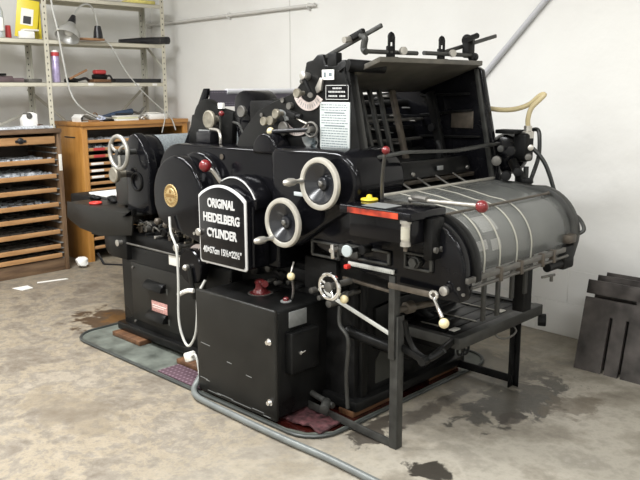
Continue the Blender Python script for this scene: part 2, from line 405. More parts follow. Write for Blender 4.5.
MB().lathe((XF-.005, 2.68, 1.098), (1, 0, 0), [(.026, 0), (.024, .012), (.015, .018), (0, .019)], 20).box(XF-.006, XF+.008, 2.635, 2.725, 1.085, 1.105, .004).build('cup_pull', 'black_plastic', d)
zs = [.925, .80, .685, .565, .455, .335, .21, .135]
for i, z in enumerate(zs):
    pull = [.0, .012, .0, .015, -.005, .008, .0, .012][i]
    c = MB().box(XF-.022+pull, XF+pull, Y0+.045, Y1-.066, z-.018, z+.018, .003).build('type_case', 'case_front', t)
    m2 = MB().box(XB+.05, XF-.022+pull, Y0+.05, Y1-.07, z-.014, z-.006, .001)
    for k in range(1, 4): m2.box(XB+.05+k*.12, XB+.055+k*.12, Y0+.05, Y1-.07, z-.006, z+.010, 0)
    for k in range(1, 9): m2.box(XB+.05, XF-.03, Y0+.05+k*.11, Y0+.054+k*.11, z-.006, z+.010, 0)
    m2.build('case_tray', 'case_in', c)
def metal_bits(name, n, x0, x1, y0, y1, z, hmax, m, label, seed, rotated=True):
    rn = random.Random(seed); mb = MB()
    for _ in range(n):
        x = rn.uniform(x0, x1); y = rn.uniform(y0, y1); a = rn.uniform(-.5, .5) if rotated else rn.uniform(-.06, .06)
        l = rn.uniform(.02, .06); w = rn.uniform(.004, .012); h = rn.uniform(.3, 1)*hmax
        mb.box(-w, w, -l/2, l/2, 0, h, 0, T=Matrix.Translation((x, y, z)) @ Matrix.Rotation(a, 4, 'Z') @ Matrix.Rotation(rn.uniform(-.35, .35) if rotated else 0, 4, 'X'))
    o = mb.build(name, m); tag(o, label, 'metal type', kind='stuff'); return o
metal_bits('metal_furniture', 260, -6.3, -5.91, 2.05, 2.94, .919, .03, 'type_metal', 'grey metal spacing pieces lying flat in the upper case of the brown cabinet', 3, False)
metal_bits('metal_type_sorts', 420, -6.3, -5.91, 2.05, 2.94, .794, .045, 'type_metal', 'jumbled bright metal sorts heaped in the second case of the brown cabinet', 4)
metal_bits('metal_leading', 180, -6.3, -5.91, 2.05, 2.94, .559, .02, 'type_metal', 'thin metal leads lying in the fourth case of the brown cabinet', 5, False)

# ------------------------------------------------------------ orange cabinet
OY0, OY1, OX = 3.26, 4.365, -5.97
t = thing('tray_cabinet', (-6.2, 3.74, 0), 'orange varnished wooden cabinet with open shallow trays behind the press', 'cabinet')
MB().box(XB, OX+.02, OY0-.01, OY1, 1.185, 1.222, .005).build('top_board', 'orange_wood_h', t)
MB().box(XB, OX-.0, OY0, OY0+.02, 0, 1.185, .002).build('side_panel', 'orange_wood', t)
MB().box(OX-.02, OX, OY0+.02, OY0+.055, 0, 1.185, .002).build('front_stile', 'orange_wood', t)
MB().box(OX-.02, OX, OY1-.055, OY1, 0, 1.185, .002).build('front_stile', 'orange_wood', t)
MB().box(XB, OX-.02, OY1-.02, OY1, 0, 1.185, .002).build('side_panel', 'orange_wood', t)
MB().box(OX-.02, OX, OY0+.055, OY1-.055, 1.155, 1.185, .002).build('front_rail', 'orange_wood_h', t)
MB().box(XB, XB+.012, OY0, OY1, 0, 1.185, 0).build('back_panel', 'case_in', t)
MB().box(-6.26, -6.08, OY0-.006, OY0, 1.085, 1.094, .001).build('slot_groove', 'hole', t)
for i, z in enumerate([1.055, .985, .925, .86, .80, .745, .69, .63, .56, .49, .42, .35, .28, .2, .12]):
    c = MB().box(OX-.03, OX-.012, OY0+.06, OY1-.06, z-.014, z+.012, .002).build('tray', 'case_front', t)
    MB().box(XB+.03, OX-.03, OY0+.06, OY1-.06, z-.012, z-.006, .0).build('tray_bottom', 'case_in', c)
    if i in (1, 2): MB().box(OX-.012, OX-.008, OY0+.11, OY0+.22, z-.012, z+.012, .001).build('tray_label', 'red_cloth', c, label='red label strip')
    elif i in (3, 4, 5): MB().box(OX-.012, OX-.008, OY0+.08, OY0+.2, z-.010, z+.010, .001).build('tray_label', 'white', c, label='white label strip')
metal_bits('metal_type_rows', 130, -6.3, -6.01, 3.35, 4.1, 1.05, .025, 'type_metal', 'row of small metal type in the top tray of the orange cabinet', 6, False)
metal_bits('metal_type_lines', 130, -6.3, -6.01, 3.35, 4.1, .98, .03, 'type_metal', 'row of small metal type in the second tray of the orange cabinet', 8, False)
# crumpled paper on the floor between the cabinets
def crumple(name, c, r, label, seed, sc=(1, 1, .7), m='white'):
    rn = random.Random(seed); b = MB(); bm = bmesh.new(); bmesh.ops.create_icosphere(bm, subdivisions=2, radius=r)
    for v in bm.verts: v.co *= rn.uniform(.65, 1.15)
    zmin = min(v.co.z*sc[2] for v in bm.verts)
    bm.transform(Matrix.Translation((c[0], c[1], c[2]-zmin)) @ Matrix.Diagonal((*sc, 1))); b._merge(bm)
    o = b.build(name, m); tag(o, label, 'paper'); return o
crumple('crumpled_paper', (-5.84, 3.12, 0), .05, 'larger crumpled white paper on the floor at the foot of the cabinets', 2, (1, 1.2, .9))
o = MB().prism([(-.06, -.05), (.055, -.06), (.07, .03), (-.02, .06)], 0, .004, 'z', .0, T=Matrix.Translation((-5.55, 2.46, .001)) @ Matrix.Rotation(.3, 4, 'Z')).build('paper_scrap', 'white'); tag(o, 'torn white paper scrap on the floor before the brown cabinet', 'paper')
o = MB().prism([(-.02, -.11), (.01, -.12), (.03, .12), (0, .11)], 0, .003, 'z', .0, T=Matrix.Translation((-5.6, 2.72, .001)) @ Matrix.Rotation(-.15, 4, 'Z')).build('paper_strip', 'white'); tag(o, 'narrow pale strip of paper on the floor before the brown cabinet', 'paper')
o = MB().prism([(-.035, -.02), (.03, -.03), (.035, .02), (-.02, .025)], 0, .003, 'z', .0, T=Matrix.Translation((-3.72, 1.45, .001))).build('paper_chip', 'white'); tag(o, 'tiny white paper chip alone on the open floor at far left', 'paper')

# ------------------------------------------------------------ steel shelving
t = thing('steel_shelving', (-6.23, 3.1, 1.185), 'cream slotted-angle steel shelving standing above the two wooden cabinets', 'shelving')
def post(x, y, z0, z1, sx, sy, m='cream_steel'):
    p = MB().box(x, x+sx*.04, y-.0015, y+.0015, z0, z1, 0).box(x-.0015, x+.0015, y, y+sy*.04, z0, z1, 0).build('post', m, t)
    h = MB(); z = z0+.05
    while z < z1-.02:
        xo = x+.0022 if sx < 0 else x-.0022
        h.box(x-.0025, x+.0025, y+sy*.016, y+sy*.024, z, z+.014, 0)
        z += .05
    h.build('slot_holes', 'hole', p, kind='stuff')
FX = -6.05
post(FX, 3.063, .0, 2.75, -1, -1); post(FX, 4.205, 1.223, 2.75, -1, -1)
post(-6.40, 3.063, .0, 2.75, 1, -1, 'grey_cream'); post(-6.40, 4.205, 1.223, 2.75, 1, -1, 'grey_cream')
post(FX, 1.98, 1.19, 2.75, -1, 1); post(-6.40, 1.98, 1.19, 2.75, 1, 1, 'grey_cream')
def shelf(y0, y1, z):
    MB().box(-6.40, FX-.003, y0, y1, z-.004, z, .0).box(FX-.006, FX-.003, y0, y1, z-.034, z, .001).box(-6.40, -6.397, y0, y1, z-.034, z, 0).build('shelf', 'cream_steel', t)
for z in (1.90, 1.555): shelf(1.99, 3.06, z)
for z in (2.25, 1.90, 1.555): shelf(3.066, 4.20, z)
def brace(p0, p1): MB().bar(p0, p1, .003, .025).build('brace', 'grey_cream', t)
brace((-6.405, 3.02, 1.50), (-6.405, 3.35, 1.22)); brace((-6.405, 3.0, 1.30), (-6.405, 2.75, 1.20)); brace((-6.405, 4.17, 1.50), (-6.405, 3.85, 1.22))
brace((-6.36, 4.2, 1.9), (-6.08, 4.2, 1.68))
for y, z in ((3.40, 1.54), (3.86, 1.54), (4.05, 1.54)): MB().box(FX-.003, FX, y, y+.05, z-.012, z+.008, 0).build('shelf_label', 'white', t)

S1, S2, S3 = 1.90, 1.555, 1.222     # shelf tops
# lamp
t = thing('clamp_lamp', (-6.06, 3.42, S1), 'aluminium gooseneck clamp lamp clipped to the upper shelf', 'lamp')
ax = Vector((.25, -.45, -.8)).normalized(); c0 = Vector((-5.93, 3.215, 2.035))
MB().lathe(c0, ax, [(.022, 0), (.032, .01), (.055, .05), (.062, .06), (.094, .095), (.100, .145), (.096, .145), (.09, .10), (.056, .063), (.025, .012)], 28).build('lamp_shade', 'alu', t)
MB().lathe(c0-ax*.055, ax, [(0, -.01), (.018, -.01), (.03, .04), (.034, .07), (0, .072)], 20).build('socket', 'black_plastic', t)
MB().sph(c0+ax*.09, .036).build('bulb', 'bulb', t)
MB().tube([c0-ax*.06, (-5.955, 3.285, 2.14), (-5.96, 3.34, 2.185), (-5.97, 3.41, 2.19), (-5.98, 3.46, 2.13), (-5.99, 3.485, 2.03)], .008, 8).build('gooseneck', 'alu', t)
MB().lathe((-5.99, 3.485, 1.925), (0, 0, 1), [(0, 0), (.04, 0), (.036, .05), (.025, .1), (0, .1)], 20).build('base_cap', 'black_plastic', t)
MB().box(-6.05, -5.96, 3.27, 3.53, 1.903, 1.922, .003).build('clamp_board', 'brown_stick', t, label='light wooden clamp board')
o = MB().tube([(-6.03, 3.52, 1.925), (-5.99, 3.60, 1.87), (-5.97, 3.72, 1.66), (-5.95, 3.86, 1.49), (-5.95, 4.03, 1.345), (-5.96, 4.10, 1.29), (-5.94, 4.09, 1.22), (-5.95, 4.06, 1.10)], .005, 6).build('lamp_cord', 'cord'); tag(o, 'thin grey cord sagging from lamp base to the right shelf post', 'cord')
o = MB().tube([(-5.94, 4.11, 1.30), (-5.94, 4.17, 1.22), (-5.93, 4.2, 1.12)], .006, 6).build('cord_end', 'cord'); tag(o, 'short cord end hanging beside the foot of right shelf post', 'cord')
o = MB().tube([(-5.90, 3.02, 2.6), (-5.90, 3.035, 2.19), (-5.90, 3.07, 1.98), (-5.91, 3.11, 1.72), (-5.93, 3.16, 1.49), (-5.92, 3.23, 1.36), (-5.95, 3.38, 1.275), (-6.02, 3.54, 1.25), (-6.1, 3.65, 1.245)], .0075, 8).build('hanging_cable', 'cord'); tag(o, 'white cable hanging beside the left shelf post down onto orange cabinet', 'cable')
# upper shelf things
t = thing('canister', (-6.2, 2.68, S1), 'pale blue-white plastic canister at the left end of the upper shelf', 'canister')
MB().lathe((-6.15, 2.645, S1), (0, 0, 1), [(0, 0), (.09, 0), (.095, .02), (.095, .2), (.07, .26), (.03, .29), (.03, .33), (0, .33)], 24).build('body', mat('pale_plastic', (.62, .67, .68), .35, trans=.1), t)
MB().box(-6.07, -6.053, 2.60, 2.70, S1+.05, S1+.15, .002).build('label_panel', 'white', t)
o = MB().lathe((-6.2, 2.80, S1), (0, 0, 1), [(0, 0), (.024, 0), (.022, .10), (.018, .105), (0, .105)], 20).build('red_can', 'red_cloth'); tag(o, 'small red can between canister and yellow book on upper shelf', 'can')
t = thing('yellow_book', (-6.2, 3.0, S1), 'large bright yellow manual leaning upright against the left shelf post', 'book')
Tb = Matrix.Translation((-6.15, 2.92, S1+.012)) @ Matrix.Rotation(-.35, 4, 'Z') @ Matrix.Rotation(-.14, 4, 'X')
MB().box(-.006, .006, -.085, .085, 0, .30, .002, T=Tb).build('cover', 'board_yellow', t)
MB().box(.006, .008, -.05, .045, .10, .23, .0, T=Tb).build('cover_picture', 'offwhite', t)
MB().box(.008, .0095, -.03, .03, .11, .17, .0, T=Tb).build('picture_block', 'black_plastic', t)
MB().box(-.045, -.008, -.08, .08, .004, .29, .001, T=Tb).build('pages', 'white', t)
t = thing('upright_folder', (-6.2, 2.995, S1), 'second yellow folder standing edge-on behind the large yellow manual', 'folder')
MB().box(-6.33, -6.12, 3.028, 3.046, S1, S1+.30, .002).build('spine', 'board_yellow', t)
t = thing('small_white_box', (-6.1, 2.95, S1), 'small white carton lying in front of the yellow manual', 'box')
MB().box(-6.115, -6.055, 2.84, 2.955, S1, S1+.06, .008).build('carton', 'white', t); MB().box(-6.12, -6.05, 2.865, 2.99, S1+.06, S1+.075, .005).build('lid', 'offwhite', t)
t = thing('black_tube_bundle', (-6.1, 4.0, S1), 'black torch-like tube lying at the right end of the upper shelf', 'torch')
MB().cyl((-6.08, 3.95, S1+.027), (-6.05, 4.20, S1+.037), .027, .034, 20, .003).build('barrel', 'black_plastic', t)
MB().cyl((-6.05, 4.20, S1+.037), (-6.046, 4.245, S1+.039), .034, .034, 20, .004).build('head', 'black_plastic', t)
MB().cyl((-6.11, 3.76, S1+.016), (-6.08, 3.95, S1+.026), .016, .027, 14).build('tapered_neck', 'black_plastic', t)
MB().torus((-6.055, 4.14, S1+.034), (.12, 1, 0), .029, .003, 20, 6).build('ring', 'grey_iron', t)
o = MB().box(-6.30, -6.12, 3.92, 4.17, 2.252, 2.29, .01).build('yellow_packet', mat('pale_yellow', (.7, .62, .2), .6, var=.2)); tag(o, 'pale yellow packet at the right end of the topmost shelf', 'packet')
# middle shelf things
t = thing('spray_can', (-6.1, 3.135, S2), 'tall lilac aerosol can with a red collar beside left shelf post', 'can')
MB().lathe((-6.1, 3.135, S2), (0, 0, 1), [(0, 0), (.031, 0), (.033, .006), (.033, .215), (.03, .222), (0, .222)], 24).build('body', 'can_purple', t)
MB().lathe((-6.1, 3.135, S2+.215), (0, 0, 1), [(.034, 0), (.034, .03), (.03, .032), (0, .032)], 24).build('collar', 'red_cloth', t)
MB().lathe((-6.1, 3.135, S2+.245), (0, 0, 1), [(.029, 0), (.027, .018), (0, .02)], 24).build('cap', 'white', t)
mb = MB().box(-6.3, -6.08, 2.45, 2.76, S2, S2+.05, .01).box(-6.25, -6.1, 2.76, 2.86, S2, S2+.035, .01)
o = mb.build('dark_tool_case', mat('plum_brown', (.10, .07, .075), .5, var=.3)); tag(o, 'long dark plum-brown tool piece on the middle shelf, left bay', 'tool')
o = MB().box(-6.2, -6.08, 2.885, 3.0, S2, S2+.028, .006).build('steel_block', 'grey_iron'); tag(o, 'small grey metal block on middle shelf just left of the post', 'block')
mb = MB().tube([(-6.1, 3.22, S2+.02), (-6.1, 3.27, S2+.03), (-6.09, 3.33, S2+.02), (-6.1, 3.4, S2+.035), (-6.12, 3.44, S2+.02)], [.012]*40, 8)
o = mb.build('black_wrench', 'black_plastic'); tag(o, 'black curved tool lying between spray can and sander', 'tool')
o = MB().bar((-6.06, 3.235, S2+.03), (-6.06, 3.40, S2+.105), .014, .018).build('wooden_stick', 'brown_stick'); tag(o, 'light wooden stick propped slanting on the middle shelf', 'stick')
t = thing('hand_sander', (-6.1, 3.54, S2), 'small red-topped hand sander on the middle shelf', 'sander')
MB().box(-6.16, -6.04, 3.45, 3.62, S2, S2+.028, .006).build('sole', 'shim', t)
MB().box(-6.14, -6.06, 3.48, 3.60, S2+.028, S2+.07, .012).build('housing', 'iron', t)
MB().box(-6.135, -6.065, 3.487, 3.593, S2+.07, S2+.108, .015, 3).build('grip', 'red_cloth', t)
MB().tube([(-6.1, 3.6, S2+.05), (-6.1, 3.64, S2+.06), (-6.1, 3.665, S2+.025)], .009, 8).build('cord_guard', 'black_plastic', t)
o = MB().box(-6.16, -6.07, 3.68, 4.16, S2, S2+.035, .004).build('black_bar', 'black_plastic'); tag(o, 'long flat black bar on the middle shelf right of the sander', 'bar')
# cabinet top things
t = thing('white_dispenser', (-6.08, 2.83, 1.185), 'white boxy tape dispenser on top of the brown cabinet', 'dispenser')
MB().prism([(2.80, 1.187), (2.92, 1.187), (2.92, 1.30), (2.88, 1.315), (2.83, 1.30), (2.80, 1.26)], -6.12, -6.05, 'x', .004).build('body', 'white', t)
MB().cyl((-6.125, 2.85, 1.285), (-6.045, 2.85, 1.285), .025).build('core', 'grey_iron', t)
for k, (x, y, l, a, lab) in enumerate([(-5.98, 2.35, .35, .05, 'leftmost grey metal plate flat on the brown cabinet top'), (-6.0, 2.62, .28, -.08, 'middle grey metal plate flat on the brown cabinet top'), (-5.98, 2.85, .24, .03, 'grey metal plate on brown cabinet top nearest the shelf post')]):
    o = MB().box(-.10, .09, -l/2, l/2, 0, .012+.004*k, .002, T=Matrix.Translation((x, y, 1.187)) @ Matrix.Rotation(a, 4, 'Z')).build('metal_plate', 'type_metal'); tag(o, lab, 'plate')
t = thing('paper_roll', (-6.05, 3.16, S3), 'curled sheets of white paper on the left end of orange cabinet', 'paper')
pr = [(3.285, 1.218), (3.28, 1.26), (3.31, 1.285), (3.35, 1.285), (3.40, 1.262), (3.45, 1.235), (3.50, 1.222)]
MB().prism(pr+[(a, b_-.004) for a, b_ in pr[::-1]], -6.16, -6.0, 'x', 0).build('curled_sheet', 'white', t)
MB().box(-6.16, -5.99, 3.285, 3.49, S3+.0005, S3+.003, 0).build('flat_sheet', 'offwhite', t)
o = MB().box(-5.99, -5.965, 3.34, 3.44, S3, S3+.014, .003).build('wooden_rule', 'brown_stick'); tag(o, 'short pale wooden rule at front edge of orange cabinet top', 'rule')
crumple('crumpled_blue_paper', (-6.0, 3.47, S3), .03, 'white and blue crumpled wrapper on orange cabinet top', 5, (1, 1.3, .9), mat('white_blue', (.5, .55, .8), .5, var=.5, scale=30))
t = thing('blue_hand_tool', (-6.1, 3.7, S3), 'dark blue long-handled power tool lying on orange cabinet top', 'tool')
MB().tube([(-6.15, 3.50, S3+.028), (-6.14, 3.58, S3+.034), (-6.12, 3.70, S3+.055), (-6.1, 3.85, S3+.075)], [.010, .010, .011, .012, .013, .015, .017, .019, .021, .023, .025, .026, .026, .026, .027, .027], 12).build('body', 'blue_paint', t)
MB().cyl((-6.15, 3.515, S3+.028), (-6.155, 3.46, S3+.028), .020, .014, 14, .002).build('nose', 'black_plastic', t)
MB().tube([(-6.1, 3.85, S3+.075), (-6.09, 3.92, S3+.06), (-6.09, 3.97, S3+.11)], .011, 8).build('handle', 'grey_iron', t)
for k, (y0, y1, z0, h, c, lab) in enumerate([(3.60, 3.83, 0, .016, 'white', 'white booklet at the bottom of the pile before the blue tool'), (3.61, 3.82, .017, .014, mat('cream_book', (.7, .68, .45), .6), 'cream booklet in the middle of the pile before blue tool'), (3.60, 3.84, .032, .012, 'offwhite', 'pale booklet topmost on the pile before blue tool')]):
    o = MB().box(-6.04, -5.96, y0, y1, S3+z0, S3+z0+h, .002).build('booklet', c); tag(o, lab, 'booklet', 'booklets on the orange cabinet')
o = MB().box(-6.14, -5.99, 3.97, 4.16, S3, S3+.05, .006).build('white_carton', 'white'); tag(o, 'low white carton on orange cabinet beside right shelf post', 'box')
o = MB().torus((-6.2, 3.53, S3+.04), (1, .3, 0), .028, .005, 20, 8).build('string_loop', 'brown_stick'); tag(o, 'small tan loop of string standing on orange cabinet', 'string')
o = MB().tube([(-6.0, 3.87, S3+.012), (-5.99, 3.90, S3+.03), (-6.0, 3.93, S3+.014), (-6.02, 3.95, S3+.035), (-6.03, 3.96, S3+.012)], .011, 8).build('silver_clamp', 'steel'); tag(o, 'small silver clamp between booklets and white carton', 'clamp')

o = MB().bar((-5.80, 3.30, .006), (-5.62, 3.42, .006), .02, .012).bar((-5.80, 3.30, .006), (-5.86, 3.28, .10), .02, .012).build('black_bracket', 'black_plastic'); tag(o, 'black bent metal bracket on the floor before the orange cabinet', 'bracket')
for k, (y, z0, l, h, m, nm, lab, cat) in enumerate([
    (2.62, S2+.051, .16, .018, 'iron', 'dark_flat_file', 'dark flat file lying on top of the plum-brown tool piece', 'file'),
    (3.30, S2, .10, .03, 'iron', 'dark_block', 'small dark block behind the black curved tool, middle shelf', 'block'),
    (3.90, S3+.05, .0, 0, None, '', '', ''),
    (3.53, S3, .09, .018, 'iron', 'dark_pouch', 'small dark pouch between blue wrapper and booklets', 'pouch'),
    (4.07, S3+.051, .14, .012, 'offwhite', 'paper_pad', 'thin pale pad lying on the low white carton', 'pad')]):
    if m is None: continue
    x = -6.16 if z0 < S2 + .01 and z0 > S3+.2 else -6.1
    if nm == 'dark_pouch': x = -5.985
    o = MB().box(x-.03, x+.03, y-l/2, y+l/2, z0, z0+h, .004).build(nm, m); tag(o, lab, cat)
o = MB().tube([(-6.0, 3.615, S3+.058), (-5.99, 3.68, S3+.062), (-6.0, 3.75, S3+.056), (-6.01, 3.79, S3+.054)], [.006]*40, 8).build('black_pliers', 'black_plastic'); tag(o, 'thin black tool lying on the booklet pile', 'pliers')
o = MB().tube([(-6.1, 2.98, 1.20), (-6.06, 2.93, 1.205), (-6.0, 2.90, 1.20)], .012, 8).build('brown_handle_tool', 'shim'); tag(o, 'short brown-handled tool beside the white tape dispenser', 'tool')

# ------------------------------------------------------------ leaning steel slabs
def slab(x0, yb, zt, lean, w, label, h=.52):
    T = Matrix.Translation((x0, yb, 0)) @ Matrix.Rotation(-lean, 4, 'X')
    mb = MB(); th = .022
    H = h; a = H-.075; b_ = H-.094; c = H-.185
    mb.box(0, w, 0, th, a, H, .002, T=T)                    # band above the horizontal slot
    mb.box(.275, w, 0, th, b_, a, 0, T=T)
    mb.box(0, w, 0, th, c, b_, 0, T=T)
    for x_0, x_1 in ((0, .148), (.166, .238), (.254, w)): mb.box(x_0, x_1, 0, th, 0, c, 0, T=T)
    o = mb.build('slotted_steel_slab', 'slab'); tag(o, label, 'steel slab', 'black slotted slabs leaning on the wall')
slab(-1.72, 3.77, .5, .24, .80, 'front black slotted steel slab leaning on the wall, slots fully visible', .49)
slab(-1.70, 3.84, .55, .24, .80, 'middle black slab of the leaning stack, between the other two', .505)
slab(-1.68, 3.905, .6, .24, .80, 'rearmost black slab of the leaning stack, closest to the wall', .51)
# ------------------------------------------------------------ tray, shims, pads under the press
def rrect(x0, x1, y0, y1, r, n=6):
    return arc(x1-r, y1-r, r, 0, 90, n)+arc(x0+r, y1-r, r, 90, 180, n)+arc(x0+r, y0+r, r, 180, 270, n)+arc(x1-r, y0+r, r, 270, 360, n)
t = thing('drip_tray', (-3.1, 2.85, 0), 'grey-green drip tray with a rolled rim lying under the whole press', 'tray')
MB().prism(rrect(-4.20, -2.10, 2.135, 3.58, .16), .001, .008, 'z', 0).build('tray_base', 'tray', t)
pts = [(x, y, .010) for x, y in rrect(-4.20, -2.10, 2.135, 3.58, .16)]; pts.append(pts[0])
MB().tube(pts, .009, 8, smooth=False).build('tray_rim', 'tray_rim', t)
o = MB().prism([(-3.02, 2.165), (-2.30, 2.16), (-2.20, 2.19), (-2.125, 2.28), (-2.13, 3.3), (-2.5, 3.35), (-2.9, 2.8)], .008, .0105, 'z', 0).build('oil_film', 'oil'); tag(o, 'dark red oil pooled in the drip tray under the press', 'oil', kind='stuff')
for i, (a, b_, c, d, lab) in enumerate([(-4.02, -3.72, 2.315, 2.40, 'rust-brown oily wood block under the left front corner of the press'), (-3.33, -3.06, 2.30, 2.42, 'oil-soaked wood block under the press beside the dotted pad'),
                        (-2.24, -2.15, 2.44, 2.72, 'dark wood block under the press end nearest the stained rag'), (-2.24, -2.16, 3.05, 3.32, 'wood block under the far right end of the press')]):
    o = MB().box(a, b_, c, d, .009, .037, .004).build('wooden_shim', 'shim'); tag(o, lab, 'wood block')
o = MB().box(-3.30, -2.93, 2.155, 2.296, .009, .016, .003).build('dotted_pad', 'rug_purple'); tag(o, 'purple dotted rubber pad on the drip tray left of the grey control cabinet', 'pad')
rn = random.Random(5); bm = bmesh.new(); bmesh.ops.create_grid(bm, x_segments=22, y_segments=12, size=1)
bm.transform(Matrix.Translation((-2.27, 2.30, .03)) @ Matrix.Diagonal((.13, .09, 1, 1)))
from mathutils import noise as mnoise
for v in bm.verts: v.co.z = .026+.02*mnoise.noise(v.co*14)+.008*mnoise.noise(v.co*40); v.co.y += .015*mnoise.noise(v.co*9)
bmesh.ops.solidify(bm, geom=bm.faces[:], thickness=.008)
o = MB()._merge(bm).build('stained_rag', 'rag'); tag(o, 'crumpled pink oil-stained rag beside the foot of the control cabinet', 'rag')

# ------------------------------------------------------------ the press
P = thing('printing_press', (-3.0, 2.85, .035), 'large black cylinder printing press with two nickel-rimmed handwheels, lettered door and delivery table', 'printing press')
ZB = .037
# left pedestal
ped = MB().box(-4.0, -2.95, 2.395, 3.2, ZB+.02, .585, .012, 3).build('pedestal', 'enamel_worn', P)
MB().box(-4.04, -2.93, 2.365, 3.23, ZB, ZB+.05, .01).build('base_flange', 'enamel_worn', ped)
MB().box(-3.885, -3.17, 2.388, 2.397, .13, .485, .004).build('access_panel', 'cabinet_paint', ped)
def louvre(x0, x1, z):
    mb = MB().prism([(2.389, z+.042), (2.372, z+.038), (2.352, z+.020), (2.345, z-.006), (2.389, z-.012)], x0, x1, 'x', .003)
    mb.build('louvre_hood', 'enamel_worn', ped)
    MB().box(x1+.001, x1+.02, 2.386, 2.392, z-.02, z+.015, 0).build('louvre_slot', 'hole', ped)
louvre(-3.715, -3.53, .365); louvre(-3.70, -3.52, .185)
MB().box(-3.675, -3.52, 2.383, 2.388, .225, .288, .001).box(-3.665, -3.53, 2.382, 2.384, .262, .266, 0, mi=1).box(-3.665, -3.55, 2.382, 2.384, .25, .253, 0, mi=1).build('sticker', ['pink_label', 'white'], ped)
for x, z in [(-3.86, .455), (-3.86, .12), (-3.2, .12), (-3.2, .45)]: MB().cyl((x, 2.38, z), (x, 2.39, z), .008, seg=12).build('screw', 'grey_iron', ped)
MB().box(-4.0, -2.95, 2.40, 3.2, .585, .66, .015).build('pedestal_ledge', 'iron', P)
MB().cyl((-3.97, 2.37, .60), (-3.30, 2.37, .60), .006).sph((-3.97, 2.37, .60), .013).build('ledge_rod', 'grey_iron', P)
MB().box(-3.47, -3.33, 2.375, 2.385, .535, .60, .002).build('small_tag', 'offwhite', P)
# machinery band above ledge: cams, linkages, oilers
BX = MB().box(-4.0, -2.0, 2.58, 3.22, .62, 1.02, .02).build('machine_bed', 'iron', P)
rn = random.Random(11)
for k in range(11):
    x = -3.88+k*.062; z = .655+rn.uniform(0, .07); r = rn.uniform(.012, .026)
    MB().cyl((x, 2.41+rn.uniform(0, .05), z), (x, 2.60, z), r, seg=14, bev=.003).build('linkage_stud', rn.choice(['iron', 'iron', 'grey_iron', 'brown_iron']), P)
for k in range(5):
    x = -3.85+k*.14; MB().bar((x, 2.46, .66), (x+.12, 2.45, .72+rn.uniform(-.03, .03)), .014, .022).build('linkage_arm', 'iron', P)
for x, z in ((-3.58, .765), (-3.50, .755), (-3.43, .74)):
    MB().lathe((x, 2.40, z), (0, -1, 0), [(0, -.1), (.012, -.1), (.012, 0), (.02, .002), (.02, .02), (.01, .03), (0, .03)], 16).build('oil_cup', 'brown_iron', P)
MB().lathe((-3.30, 2.33, .665), (0, -1, 0), [(0, -.12), (.01, -.12), (.01, 0), (.022, .001), (.024, .02), (.018, .03), (0, .03)], 18).build('grease_knob', 'steel', P)
rn = random.Random(77)
for k in range(30):
    x = -3.87+rn.uniform(0, .72); z = .655+rn.uniform(0, .15)*(1 if x > -3.6 else .5); r = rn.uniform(.005, .012); y = 2.405+rn.uniform(-.02, .03)
    MB().cyl((x, y, z), (x, y+.16, z), r, seg=10, bev=.001).build('linkage_bolt', rn.choice(['dull_brass', 'grey_iron', 'iron', 'steel', 'iron', 'dull_steel']), P)
for k in range(9):
    x = -3.80+k*.075; z = .67+rn.uniform(0, .05)
    MB().tube([(x, 2.40, z), (x+.03, 2.39, z+.03), (x+.07, 2.40, z+.01)], .005, 6).build('oil_pipe', rn.choice(['dull_brass', 'iron', 'grey_iron']), P)
for k in range(12):
    x = -2.96+rn.uniform(0, .62); z = .56+rn.uniform(0, .07); y = 2.42
    MB().cyl((x, y, z), (x, y+.08, z), rn.uniform(.006, .014), seg=10, bev=.001).build('linkage_bolt', rn.choice(['iron', 'grey_iron', 'iron', 'dull_steel']), P)
# dark shield left-centre and rods behind
MB().prism([(-3.86, .66), (-3.40, .66), (-3.40, 1.0), (-3.56, 1.12), (-3.66, 1.10), (-3.66, .84), (-3.78, .80)], 2.50, 2.58, 'y', .008).build('inner_frame_plate', 'enamel', P)
MB().prism([(-3.62, .97), (-3.57, .99), (-3.44, .95), (-3.40, .80), (-3.47, .86), (-3.50, .93)], 2.42, 2.47, 'y', .008).build('curved_finger_guard', 'enamel', P)
# middle base under gear guard
MB().box(-3.0, -2.17, 2.47, 3.3, ZB, .68, .012).build('centre_base', 'iron', P)
MB().box(-3.0, -2.13, 2.44, 3.33, ZB, ZB+.05, .01).build('centre_base_flange', 'enamel_worn', P)
MB().box(-2.185, -2.15, 2.50, 2.545, .06, .66, .008).build('base_rib', 'enamel_worn', P)
MB().prism([(2.62, .12), (2.78, .12), (2.78, .28), (2.66, .28), (2.62, .24)], -2.18, -2.166, 'x', .003).build('base_opening', 'hole', P)
MB().prism([(2.86, .18), (3.2, .18), (3.24, .30), (3.1, .50), (2.80, .52), (2.60, .50), (2.60, .30)], -2.175, -2.15, 'x', .006).build('end_plate', 'enamel_worn', P)
